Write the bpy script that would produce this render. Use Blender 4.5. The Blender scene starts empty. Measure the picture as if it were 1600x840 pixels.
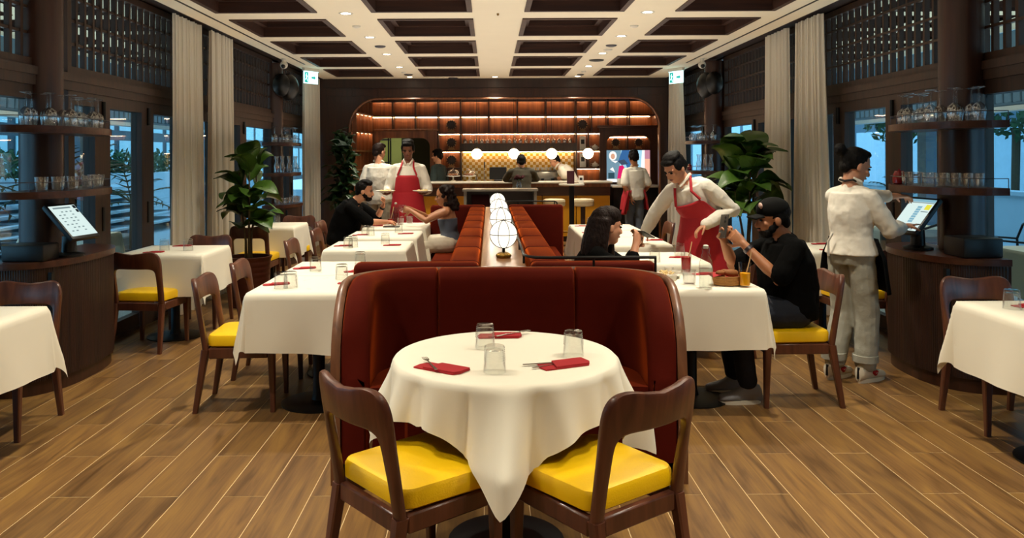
import bpy, bmesh, math, random
from mathutils import Vector, Matrix
random.seed(7)
PI = math.pi
sc = bpy.context.scene
COL = sc.collection
sin, cos = math.sin, math.cos

def lin(h):
    h = h.lstrip('#')
    r = [int(h[i:i+2], 16)/255 for i in (0, 2, 4)]
    return tuple((c/12.92 if c <= .04045 else ((c+.055)/1.055)**2.4) for c in r) + (1.0,)

# ------------------------------------------------------------------ camera
cd = bpy.data.cameras.new('camera')
cam = bpy.data.objects.new('camera', cd); COL.objects.link(cam)
cd.sensor_width = 36; cd.sensor_fit = 'HORIZONTAL'
cd.lens = 36*1250/1600
cd.shift_x = 35/1600
cd.shift_y = -(420-245)/1600
cd.clip_end = 300; cd.clip_start = .02
cam.matrix_world = Matrix.Translation((0, 0, 1.55)) @ Matrix.Rotation(PI/2, 4, 'X') @ Matrix.Rotation(-.0045, 4, 'Z')
sc.camera = cam
# ------------------------------------------------------------------ sky, exposure
vs = sc.view_settings
sc.display_settings.display_device = 'sRGB'
vs.view_transform = 'Standard'; vs.look = 'None'; vs.gamma = 1; vs.use_curve_mapping = False
vs.exposure = 0.92
w = bpy.data.worlds.new('sky'); sc.world = w; w.use_nodes = True
wn = w.node_tree; bg = wn.nodes['Background']
tc = wn.nodes.new('ShaderNodeTexCoord'); sp = wn.nodes.new('ShaderNodeSeparateXYZ')
rp = wn.nodes.new('ShaderNodeValToRGB')
rp.color_ramp.elements[0].position = 0.0; rp.color_ramp.elements[0].color = (.30, .54, .70, 1)
rp.color_ramp.elements[1].position = .6; rp.color_ramp.elements[1].color = (.20, .40, .58, 1)
wn.links.new(tc.outputs['Generated'], sp.inputs[0]); wn.links.new(sp.outputs['Z'], rp.inputs[0])
wn.links.new(rp.outputs[0], bg.inputs[0]); bg.inputs[1].default_value = 2.2
cy = sc.cycles
cy.max_bounces = 8; cy.diffuse_bounces = 5; cy.glossy_bounces = 3; cy.transmission_bounces = 4; cy.transparent_max_bounces = 24
cy.caustics_reflective = False; cy.caustics_refractive = False; cy.sample_clamp_indirect = 4.0
cy.use_denoising = True
DOWNLIGHT_W = 92.0
# added fill: unseen area lights facing up, brightening the room and terrace ceilings
def ceiling_fill(x, y, z, sx_, sy_, watts):
    l_ = bpy.data.lights.new('ceiling_fill', 'AREA'); l_.shape = 'RECTANGLE'; l_.size = sx_; l_.size_y = sy_; l_.energy = watts; l_.color = (1, .93, .80)
    o_ = bpy.data.objects.new('ceiling_fill', l_); COL.objects.link(o_); o_.location = (x, y, z); o_.rotation_euler = (PI, 0, 0)
ceiling_fill(.1, 6.2, 1.75, 5.4, 15.0, 88)
ceiling_fill(-4.9, 7.5, 1.9, 2.0, 13.0, 60)
ceiling_fill(5.2, 7.5, 1.9, 2.0, 13.0, 60)

GLOBE_E = 0.85

# ------------------------------------------------------------------ materials
MATS = {}
def nmat(name):
    m = bpy.data.materials.new(name); m.use_nodes = True
    MATS[name] = m
    return m, m.node_tree, m.node_tree.nodes['Principled BSDF']
def mat(name, col, rough=.5, metal=0, var=.12, scale=6, bump=0, bscale=None, spec=.5, sheen=0, coat=0, stretch=(1, 1, 1), trans=0):
    m, t, b = nmat(name)
    c = lin(col) if isinstance(col, str) else col
    b.inputs['Roughness'].default_value = rough; b.inputs['Metallic'].default_value = metal
    b.inputs['Specular IOR Level'].default_value = spec
    b.inputs['Sheen Weight'].default_value = sheen; b.inputs['Coat Weight'].default_value = coat
    tx = t.nodes.new('ShaderNodeTexCoord'); mp = t.nodes.new('ShaderNodeMapping')
    mp.inputs['Scale'].default_value = stretch
    nz = t.nodes.new('ShaderNodeTexNoise'); nz.inputs['Scale'].default_value = scale; nz.inputs['Detail'].default_value = 4
    t.links.new(tx.outputs['Object'], mp.inputs[0]); t.links.new(mp.outputs[0], nz.inputs['Vector'])
    mx = t.nodes.new('ShaderNodeMix'); mx.data_type = 'RGBA'
    mx.inputs[6].default_value = tuple(x*(1-var) for x in c[:3]) + (1,)
    mx.inputs[7].default_value = tuple(min(1, x*(1+var)) for x in c[:3]) + (1,)
    t.links.new(nz.outputs['Fac'], mx.inputs[0]); t.links.new(mx.outputs[2], b.inputs['Base Color'])
    if bump:
        n2 = t.nodes.new('ShaderNodeTexNoise'); n2.inputs['Scale'].default_value = bscale or scale*8
        t.links.new(mp.outputs[0], n2.inputs['Vector'])
        bp = t.nodes.new('ShaderNodeBump'); bp.inputs['Strength'].default_value = bump; bp.inputs['Distance'].default_value = .01
        t.links.new(n2.outputs['Fac'], bp.inputs['Height']); t.links.new(bp.outputs[0], b.inputs['Normal'])
    return m
def wood(name, c1, c2, rough=.4, axis='Z', scale=1.0, coat=.15):
    m, t, b = nmat(name)
    b.inputs['Roughness'].default_value = rough; b.inputs['Coat Weight'].default_value = coat; b.inputs['Coat Roughness'].default_value = .25
    tx = t.nodes.new('ShaderNodeTexCoord'); mp = t.nodes.new('ShaderNodeMapping')
    s = [22*scale]*3; s['XYZ'.index(axis)] = 1.3*scale
    mp.inputs['Scale'].default_value = s
    oi = t.nodes.new('ShaderNodeObjectInfo'); ad = t.nodes.new('ShaderNodeVectorMath')
    ml = t.nodes.new('ShaderNodeMath'); ml.operation = 'MULTIPLY'; ml.inputs[1].default_value = 37
    t.links.new(oi.outputs['Random'], ml.inputs[0])
    t.links.new(tx.outputs['Object'], mp.inputs[0]); t.links.new(mp.outputs[0], ad.inputs[0]); t.links.new(ml.outputs[0], ad.inputs[1])
    nz = t.nodes.new('ShaderNodeTexNoise'); nz.inputs['Scale'].default_value = 1.0; nz.inputs['Detail'].default_value = 5; nz.inputs['Distortion'].default_value = .6
    t.links.new(ad.outputs[0], nz.inputs['Vector'])
    r = t.nodes.new('ShaderNodeValToRGB')
    r.color_ramp.elements[0].position = .3; r.color_ramp.elements[0].color = lin(c1)
    r.color_ramp.elements[1].position = .7; r.color_ramp.elements[1].color = lin(c2)
    t.links.new(nz.outputs['Fac'], r.inputs[0]); t.links.new(r.outputs[0], b.inputs['Base Color'])
    bp = t.nodes.new('ShaderNodeBump'); bp.inputs['Strength'].default_value = .12; bp.inputs['Distance'].default_value = .004
    t.links.new(nz.outputs['Fac'], bp.inputs['Height']); t.links.new(bp.outputs[0], b.inputs['Normal'])
    return m
def emit(name, col, e):
    m = bpy.data.materials.new(name); m.use_nodes = True; t = m.node_tree; t.nodes.clear()
    o = t.nodes.new('ShaderNodeOutputMaterial'); em = t.nodes.new('ShaderNodeEmission')
    em.inputs[0].default_value = lin(col) if isinstance(col, str) else col; em.inputs[1].default_value = e
    t.links.new(em.outputs[0], o.inputs[0]); MATS[name] = m
    return m
def thinglass(name, tint=(.95, .97, .97, 1), ior=1.45, rough=.02, boost=1.0, base=.02):
    m = bpy.data.materials.new(name); m.use_nodes = True; t = m.node_tree; t.nodes.clear()
    o = t.nodes.new('ShaderNodeOutputMaterial'); tr = t.nodes.new('ShaderNodeBsdfTransparent'); g = t.nodes.new('ShaderNodeBsdfGlossy')
    tr.inputs[0].default_value = tint; g.inputs['Roughness'].default_value = rough
    f = t.nodes.new('ShaderNodeFresnel')
    ge = t.nodes.new('ShaderNodeNewGeometry'); im = t.nodes.new('ShaderNodeMix'); im.data_type = 'FLOAT'      # same reflection on both sides of the sheet
    im.inputs[2].default_value = ior; im.inputs[3].default_value = 1/ior
    t.links.new(ge.outputs['Backfacing'], im.inputs[0]); t.links.new(im.outputs[0], f.inputs[0])
    ma = t.nodes.new('ShaderNodeMath'); ma.operation = 'MULTIPLY_ADD'; ma.inputs[1].default_value = boost; ma.inputs[2].default_value = base; ma.use_clamp = True
    mx = t.nodes.new('ShaderNodeMixShader')
    t.links.new(f.outputs[0], ma.inputs[0]); t.links.new(ma.outputs[0], mx.inputs[0]); t.links.new(tr.outputs[0], mx.inputs[1]); t.links.new(g.outputs[0], mx.inputs[2])
    t.links.new(mx.outputs[0], o.inputs[0]); MATS[name] = m
    return m

# floor planks: colour changes from plank to plank, grain runs along Y
PX0, PY0, PW, PL = -.03, -.332, .2, 1.0
def plank_mat():
    m, t, b = nmat('plank_oak')
    L = t.links.new
    g = t.nodes.new('ShaderNodeNewGeometry'); s = t.nodes.new('ShaderNodeSeparateXYZ'); L(g.outputs['Position'], s.inputs[0])
    def mth(op, a, bb=None):
        n = t.nodes.new('ShaderNodeMath'); n.operation = op
        for i, v in enumerate((a, bb)):
            if v is None: continue
            if isinstance(v, (int, float)): n.inputs[i].default_value = v
            else: L(v, n.inputs[i])
        return n.outputs[0]
    row = mth('FLOOR', mth('DIVIDE', mth('SUBTRACT', s.outputs[0], PX0), PW))
    par = mth('MULTIPLY', mth('FLOORED_MODULO', row, 2), .5)
    colm = mth('FLOOR', mth('ADD', mth('DIVIDE', mth('SUBTRACT', s.outputs[1], PY0), PL), par))
    cb = t.nodes.new('ShaderNodeCombineXYZ'); L(row, cb.inputs[0]); L(colm, cb.inputs[1])
    wn_ = t.nodes.new('ShaderNodeTexWhiteNoise'); L(cb.outputs[0], wn_.inputs['Vector'])
    sc1 = t.nodes.new('ShaderNodeVectorMath'); sc1.operation = 'MULTIPLY'; sc1.inputs[1].default_value = (9, 1.1, 1); L(g.outputs['Position'], sc1.inputs[0])
    of = t.nodes.new('ShaderNodeVectorMath'); of.operation = 'MULTIPLY_ADD'; of.inputs[1].default_value = (40, 40, 40); L(wn_.outputs['Color'], of.inputs[0]); L(sc1.outputs[0], of.inputs[2])
    n1 = t.nodes.new('ShaderNodeTexNoise'); n1.inputs['Scale'].default_value = 1.1; n1.inputs['Detail'].default_value = 6; n1.inputs['Distortion'].default_value = 1.6; L(of.outputs[0], n1.inputs['Vector'])
    sc2 = t.nodes.new('ShaderNodeVectorMath'); sc2.operation = 'MULTIPLY'; sc2.inputs[1].default_value = (7, .8, 1); L(of.outputs[0], sc2.inputs[0])
    n2 = t.nodes.new('ShaderNodeTexNoise'); n2.inputs['Scale'].default_value = 1.6; n2.inputs['Detail'].default_value = 3; L(sc2.outputs[0], n2.inputs['Vector'])
    f = mth('ADD', mth('MULTIPLY', n1.outputs['Fac'], .72), mth('MULTIPLY', n2.outputs['Fac'], .28))
    r = t.nodes.new('ShaderNodeValToRGB'); e = r.color_ramp.elements
    e[0].position = .34; e[0].color = lin('#5a3e1e'); e[1].position = .62; e[1].color = lin('#8c6836')
    x = e.new(.47); x.color = lin('#775630')
    L(f, r.inputs[0])
    hs = t.nodes.new('ShaderNodeHueSaturation'); L(r.outputs[0], hs.inputs['Color'])
    L(mth('ADD', mth('MULTIPLY', wn_.outputs['Value'], .26), .87), hs.inputs['Value'])
    L(hs.outputs[0], b.inputs['Base Color'])
    b.inputs['Roughness'].default_value = .42; b.inputs['Specular IOR Level'].default_value = .4
    bp = t.nodes.new('ShaderNodeBump'); bp.inputs['Strength'].default_value = .06; bp.inputs['Distance'].default_value = .003
    L(f, bp.inputs['Height']); L(bp.outputs[0], b.inputs['Normal'])
    return m
M_PLANK = plank_mat()
M_GROUT = mat('grout', '#d8bd8c', .8, var=.05)
M_CEIL = mat('ceiling_paint', '#f6ead2', .85, var=.03, scale=3)
M_WALNUT = wood('walnut', '#2a140c', '#412215', .38, 'Z')
M_WALNUT_X = wood('walnut_across', '#35190f', '#4f2a1a', .38, 'X')
M_DARKWOOD = wood('dark_wood', '#20100a', '#351c12', .5, 'Z', coat=.05)
M_COFFER = wood('coffer_wood', '#2c150d', '#482818', .55, 'X', coat=.0)
M_BARWOOD = wood('bar_wood', '#62351d', '#945a30', .4, 'Z', .7)
M_FRAMEWOOD = wood('frame_wood', '#2a1a10', '#41291a', .5, 'Z', coat=.0)
M_CHAIR = wood('chair_walnut', '#45241a', '#6a3d2a', .36, 'Z', coat=.25)
M_SHELLWOOD = wood('shell_wood', '#5a3826', '#84583c', .4, 'Z', coat=.2)
M_CONSOLE = wood('console_wood', '#6a4426', '#94653c', .3, 'Y', coat=.3)
M_YELLOW = mat('yellow_leather', '#efc00a', .38, var=.05, scale=9, bump=.12, bscale=160)
def velvet():
    m = mat('red_velvet', '#4c0f05', .9, var=.12, scale=14, bump=.08, bscale=300, sheen=1.0, spec=.1)
    b = m.node_tree.nodes['Principled BSDF']; b.inputs['Sheen Tint'].default_value = lin('#f06a20'); b.inputs['Sheen Roughness'].default_value = .35
    return m
M_VELVET = velvet()
M_PIPING = mat('piping', '#4a0d08', .7)
M_CLOTH = mat('white_cloth', '#efe9d6', .75, var=.03, scale=5, bump=.05, bscale=400, sheen=.1)
M_NAPKIN = mat('red_napkin', '#a3141c', .8, var=.08, scale=20, bump=.1, bscale=400)
M_BLACK = mat('black_metal', '#0c0b0b', .45, .3, var=.1)
M_BLACKP = mat('black_plastic', '#0b0b0d', .4, var=.1)
M_STEEL = mat('steel', '#b8b4ac', .25, 1, var=.05)
M_BRASS = mat('brass', '#8a6a34', .3, 1, var=.1)
M_WIRE = mat('dark_wire', '#1c1a1a', .9, spec=.0)
M_GUN = mat('gunmetal', '#57545a', .35, .9, var=.1)
M_TUMBLER = thinglass('tumbler_glass', (.955, .96, .95, 1), 1.45, .03, 1.6, .0)
M_WINE = thinglass('stem_glass', (.97, .98, .98, 1), 1.5, .08, 2.0, .06)
M_RACKGLASS = thinglass('rack_glass', (.9, .92, .9, 1), 1.5, .2, 2.0, .28)
M_PANE = thinglass('window_glass', (.80, .93, .98, 1), 1.45, .0, 1.0, .0)
M_CURTAIN = None
def curtain_mat():
    m = mat('sheer_curtain', '#eee4d2', .9, var=.08, scale=30, stretch=(1, 1, .05))
    t = m.node_tree; b = t.nodes['Principled BSDF']; o = t.nodes['Material Output']
    tl = t.nodes.new('ShaderNodeBsdfTranslucent'); tl.inputs[0].default_value = lin('#cfc6b8')
    mx = t.nodes.new('ShaderNodeMixShader'); mx.inputs[0].default_value = .25
    t.links.new(b.outputs[0], mx.inputs[1]); t.links.new(tl.outputs[0], mx.inputs[2]); t.links.new(mx.outputs[0], o.inputs[0])
    return m
M_CURTAIN = curtain_mat()
M_MARBLE = mat('marble', '#cfc7b8', .25, var=.18, scale=3, coat=.2)
M_GREYMARBLE = mat('grey_marble', '#8d877c', .3, var=.25, scale=4, coat=.2)
M_YPANEL = mat('yellow_panel', '#c88a12', .45, var=.08)
M_LED = emit('led_strip', '#ffcc98', 26.0)
M_LENS = emit('downlight_lens', '#fff0d0', 14.0)
M_GLOBE = emit('globe_shade', '#fff1da', GLOBE_E)
M_PENDANT = emit('pendant_globe', '#ffe9c4', 5.0)
M_WHITE = mat('white_paint', '#d8d3c8', .5, var=.03)
M_CERAMIC = mat('white_ceramic', '#e6e1d6', .2, var=.03)
M_LEAF = mat('fig_leaf', '#3c5a1c', .38, var=.35, scale=9, bump=.15, bscale=40)
M_LEAFD = mat('dark_leaf', '#1e3a1a', .4, var=.3, scale=9)
M_PALM = mat('palm_leaf', '#24402c', .5, var=.3, scale=5)
M_STEM = mat('plant_stem', '#4a3a22', .8, var=.3, scale=20)
M_POT = mat('bronze_pot', '#4a2014', .4, .4, var=.2)
M_SOIL = mat('soil', '#1b130d', .95, var=.3)

# ------------------------------------------------------------------ mesh helpers
class MB:
    def __init__(s): s.v = []; s.f = []; s.sm = []
    def add(s, verts, faces, smooth=False, M=None):
        o = len(s.v)
        s.v += [tuple(M @ Vector(p)) if M is not None else tuple(p) for p in verts]
        s.f += [tuple(i+o for i in f) for f in faces]; s.sm += [smooth]*len(faces)
        return s
    def box(s, x0, x1, y0, y1, z0, z1, M=None):
        v = [(x, y, z) for z in (z0, z1) for y in (y0, y1) for x in (x0, x1)]
        return s.add(v, [(0, 2, 3, 1), (4, 5, 7, 6), (0, 1, 5, 4), (2, 6, 7, 3), (0, 4, 6, 2), (1, 3, 7, 5)], False, M)
    def rbox(s, x0, x1, y0, y1, z0, z1, r=.01, n=2, M=None):
        bm = bmesh.new(); bmesh.ops.create_cube(bm, size=1)
        for q in bm.verts: q.co = ((x0+x1)/2+q.co.x*(x1-x0), (y0+y1)/2+q.co.y*(y1-y0), (z0+z1)/2+q.co.z*(z1-z0))
        bmesh.ops.bevel(bm, geom=bm.edges[:], offset=r, segments=n, profile=.5, affect='EDGES')
        bm.verts.index_update()
        s.add([q.co.copy() for q in bm.verts], [tuple(q.index for q in f.verts) for f in bm.faces], True, M); bm.free(); return s
    def loft(s, rings, cap=True, smooth=True, closed=True, M=None):
        n = len(rings[0]); v = [p for r in rings for p in r]; f = []
        for i in range(len(rings)-1):
            for j in range(n if closed else n-1):
                k = (j+1) % n
                f.append((i*n+j, i*n+k, (i+1)*n+k, (i+1)*n+j))
        if cap and closed:
            f.append(tuple(range(n-1, -1, -1))); f.append(tuple((len(rings)-1)*n+j for j in range(n)))
        return s.add(v, f, smooth, M)
    def lathe(s, prof, n=24, M=None, smooth=True, cap=True):
        return s.loft([[(r*cos(2*PI*j/n), r*sin(2*PI*j/n), z) for j in range(n)] for r, z in prof], cap, smooth, True, M)
    def cyl(s, r, z0, z1, n=20, M=None, r1=None):
        return s.lathe([(r, z0), (r if r1 is None else r1, z1)], n, M, True)
    def tube(s, pts, r, n=8, M=None, cap=True, closed=False):
        pts = [Vector(p) for p in pts]; rr = r if isinstance(r, (list, tuple)) else [r]*len(pts)
        rings = []; up = None
        for i, p in enumerate(pts):
            if closed: d = pts[(i+1) % len(pts)]-pts[i-1]
            else: d = pts[min(i+1, len(pts)-1)]-pts[max(i-1, 0)]
            d.normalize()
            if up is None:
                up = Vector((0, 0, 1)) if abs(d.z) < .9 else Vector((1, 0, 0))
            a = d.cross(up)
            if a.length < 1e-6: a = d.cross(Vector((0, 1, .1)))
            a.normalize(); b = a.cross(d).normalized(); up = b
            rings.append([p+(a*cos(2*PI*j/n)+b*sin(2*PI*j/n))*rr[i] for j in range(n)])
        if closed: rings.append(rings[0]); cap = False
        return s.loft(rings, cap, True, True, M)
    def prism(s, poly, z0, z1, M=None, smooth=False):
        n = len(poly)
        v = [(x, y, z0) for x, y in poly]+[(x, y, z1) for x, y in poly]
        f = [tuple(range(n-1, -1, -1)), tuple(range(n, 2*n))]
        s.add(v, f, False, M); o = len(s.v)-2*n
        s.f += [(o+j, o+(j+1) % n, o+n+(j+1) % n, o+n+j) for j in range(n)]; s.sm += [smooth]*n
        return s
    def grid(s, fn, nu, nv, M=None, smooth=True):
        v = [fn(i/nu, j/nv) for j in range(nv+1) for i in range(nu+1)]
        f = [(j*(nu+1)+i, j*(nu+1)+i+1, (j+1)*(nu+1)+i+1, (j+1)*(nu+1)+i) for j in range(nv) for i in range(nu)]
        return s.add(v, f, smooth, M)
    def sphere(s, c, r, nu=20, nv=12, M=None):
        rx, ry, rz = r if isinstance(r, (list, tuple)) else (r, r, r)
        rings = []
        for j in range(1, nv):
            a = PI*j/nv-PI/2
            rings.append([(c[0]+rx*cos(a)*cos(2*PI*i/nu), c[1]+ry*cos(a)*sin(2*PI*i/nu), c[2]+rz*sin(a)) for i in range(nu)])
        n = nu; o0 = [p for r_ in rings for p in r_]; f = []
        for i in range(len(rings)-1):
            for j in range(n): f.append((i*n+j, i*n+(j+1) % n, (i+1)*n+(j+1) % n, (i+1)*n+j))
        b = len(o0); o0 += [(c[0], c[1], c[2]-rz), (c[0], c[1], c[2]+rz)]
        for j in range(n):
            f.append((b, (j+1) % n, j)); f.append((b+1, (len(rings)-1)*n+j, (len(rings)-1)*n+(j+1) % n))
        return s.add(o0, f, True, M)
    def mesh(s, name, m):
        me = bpy.data.meshes.new(name); me.from_pydata(s.v, [], s.f)
        me.polygons.foreach_set('use_smooth', s.sm)
        ms = m if isinstance(m, (list, tuple)) else [m]
        for q in ms: me.materials.append(q)
        me.update()
        return me
    def build(s, name, m, parent=None, loc=None, rz=0, sharp=40):
        me = s.mesh(name, m)
        if any(s.sm): me.set_sharp_from_angle(angle=math.radians(sharp))
        o = bpy.data.objects.new(name, me); COL.objects.link(o)
        if parent is not None: o.parent = parent
        if loc is not None: o.location = loc
        if rz: o.rotation_euler = (0, 0, rz)
        return o

def tag(o, label=None, cat=None, group=None, kind=None):
    if label: o['label'] = label
    if cat: o['category'] = cat
    if group: o['group'] = group
    if kind: o['kind'] = kind
    return o
def thing(name, label, cat, loc=(0, 0, 0), rz=0, group=None):
    o = bpy.data.objects.new(name, None); COL.objects.link(o)
    o.location = loc; o.rotation_euler = (0, 0, rz); o.empty_display_size = .05
    return tag(o, label, cat, group)
def struct(name, label=None):
    o = bpy.data.objects.new(name, None); COL.objects.link(o); o['kind'] = 'structure'
    if label: o['label'] = label
    return o
def dup(root, loc, rz=None, label=None, group=None):
    def cp(o, par):
        c = o.copy(); COL.objects.link(c)
        if par is not None: c.parent = par
        for ch in list(o.children): cp(ch, c)
        return c
    r = cp(root, None); r.location = loc
    if rz is not None: r.rotation_euler = (0, 0, rz)
    if label: r['label'] = label
    if group: r['group'] = group
    return r
def inst(o, parent, loc=None, rot=None, scale=None):     # one more piece of a part, sharing its mesh
    c = o.copy(); COL.objects.link(c); c.parent = parent
    if loc is not None: c.location = loc
    if rot is not None: c.rotation_euler = rot
    if scale is not None: c.scale = scale
    return c
def T3(x, y, z, rz=0): return Matrix.Translation((x, y, z)) @ Matrix.Rotation(rz, 4, 'Z')
def place(px, py, d):            # a point of the room seen at a pixel of the photo, at its own depth
    dx = (px-765)-.0045*(py-245); dy = (py-245)+.0045*(px-765)
    return Vector((dx*d/1250, d, 1.55-dy*d/1250))
def text(name, body, m, size, parent, loc, rot, ext=.0008, align='CENTER'):
    cu = bpy.data.curves.new(name, 'FONT'); cu.body = body; cu.size = size; cu.extrude = ext; cu.align_x = align; cu.align_y = 'CENTER'
    cu.materials.append(m); o = bpy.data.objects.new(name, cu); COL.objects.link(o)
    o.parent = parent; o.location = loc; o.rotation_euler = rot
    return o

# ================================================================== ROOM SHELL
CH = 2.95                     # ceiling height
XL, XR = -2.96, 3.16          # ceiling edges
GL, GR = -3.25, 3.50          # planes of the glazed doors
YB = 14.3                     # panelled wall with the arched bar opening
YW = 16.0                     # back wall of the bar
# ---- floor: base slab and planks
fl = MB().box(GL-.35, GR+.35, -2.2, 16.4, -.06, -.0010).build('floor', M_GROUT); fl['kind'] = 'structure'
pm = MB()
g_ = .0017
def plank_box(mb, x0, x1, y0, y1):
    b = .0006
    z = 0.0
    mb.add([(x0, y0, -.003), (x1, y0, -.003), (x1, y1, -.003), (x0, y1, -.003), (x0+b, y0+b, z), (x1-b, y0+b, z), (x1-b, y1-b, z), (x0+b, y1-b, z)],
           [(4, 5, 6, 7), (0, 1, 5, 4), (1, 2, 6, 5), (2, 3, 7, 6), (3, 0, 4, 7)])
plank_box(pm, -PW/2+g_, PW/2-g_, -PL/2+g_, PL/2-g_)
pl0 = None
cells = []
for r in range(-18, 20):
    for c in range(-3, 18):
        xc = PX0+(r+.5)*PW; yc = PY0+(c+.5-(r % 2)*.5)*PL
        if GL-.2 < xc < GR+.2 and -2.2 < yc < 16.3: cells.append((xc, yc))
def seen(c):
    px = 765+c[0]*1250/max(c[1]+.4, .3)
    return c[1] > 2.6 and -60 < px < 1660
vis = sorted([c for c in cells if seen(c)], key=lambda c: c[1]+.15*abs(c[0]))[:285]
vs_ = set(vis)
far = MB()
for xc, yc in cells:
    if (xc, yc) in vs_: continue
    plank_box(far, xc-PW/2+g_, xc+PW/2-g_, max(-2.2, yc-PL/2+g_), min(16.4, yc+PL/2-g_))
for xc, yc in vis:
    if pl0 is None: pl0 = pm.build('plank', M_PLANK, fl, (xc, yc, 0))
    else: inst(pl0, fl, (xc, yc, 0))
fo = far.build('planks', M_PLANK, fl); fo['kind'] = 'stuff'

# ---- ceiling with coffers
CXS = [(-2.63, -1.65), (-1.13, -.16), (.34, 1.30), (1.79, 2.75)]
CYS = [(12.67-1.528*k, 12.67-1.528*k+1.13) for k in range(9)]
xs = sorted([XL, XR]+[v for p in CXS for v in p]); ys = sorted([-2.2, 14.42]+[v for p in CYS for v in p])
ce = MB()
for i in range(len(xs)-1):
    for j in range(len(ys)-1):
        if (xs[i], xs[i+1]) in CXS and any(abs(ys[j]-a) < 1e-6 for a, b in CYS): continue
        ce.box(xs[i], xs[i+1], ys[j], ys[j+1], CH, CH+.012)
ceil = ce.build('ceiling', M_CEIL); ceil['kind'] = 'structure'
def rect_rings(w, d, prof):     # prof: (inset, z)
    R = []
    for q, z in prof:
        a, b = w/2-q, d/2-q
        R.append([(-a, -b, z), (a, -b, z), (a, b, z), (-a, b, z)])
    return R
co0 = None
for x0, x1 in CXS:
    for y0, y1 in CYS:
        wd, dp = x1-x0, y1-y0
        if co0 is None or True:
            o = MB().loft(rect_rings(wd, dp, [(.0, CH), (.0, CH-.012), (.05, CH-.012), (.05, CH+.09)]), False, False).build('coffer_frame', M_COFFER, ceil, ((x0+x1)/2, (y0+y1)/2, 0))
            MB().loft(rect_rings(wd-.1, dp-.1, [(0, CH+.09), (.055, CH+.09), (.055, CH+.16), (.12, CH+.16), (.12, CH+.26)]), False, False).build('coffer_moulding', M_COFFER, o)
            MB().box(-wd/2+.165, wd/2-.165, -dp/2+.165, dp/2-.165, CH+.26, CH+.275).build('coffer_panel', M_COFFER, o)
# slot diffusers near the long edges
for k, x in enumerate((-2.77, 2.96)):
    o = MB().box(x-.012, x+.012, -1, 12.0, CH-.003, CH+.0005).build('trim_%d' % (k+1), M_BLACK); o['kind'] = 'structure'
# roof above, so no sky shows through the coffers
o = MB().box(GL-.5, GR+.5, -2.4, 16.6, 3.32, 3.4).build('roof_slab', M_DARKWOOD); o['kind'] = 'structure'
o = MB().box(XL-.02, XL, -2.2, YB, CH, 3.32).box(XR, XR+.02, -2.2, YB, CH, 3.32).build('trim_3', M_DARKWOOD); o['kind'] = 'structure'

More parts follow.
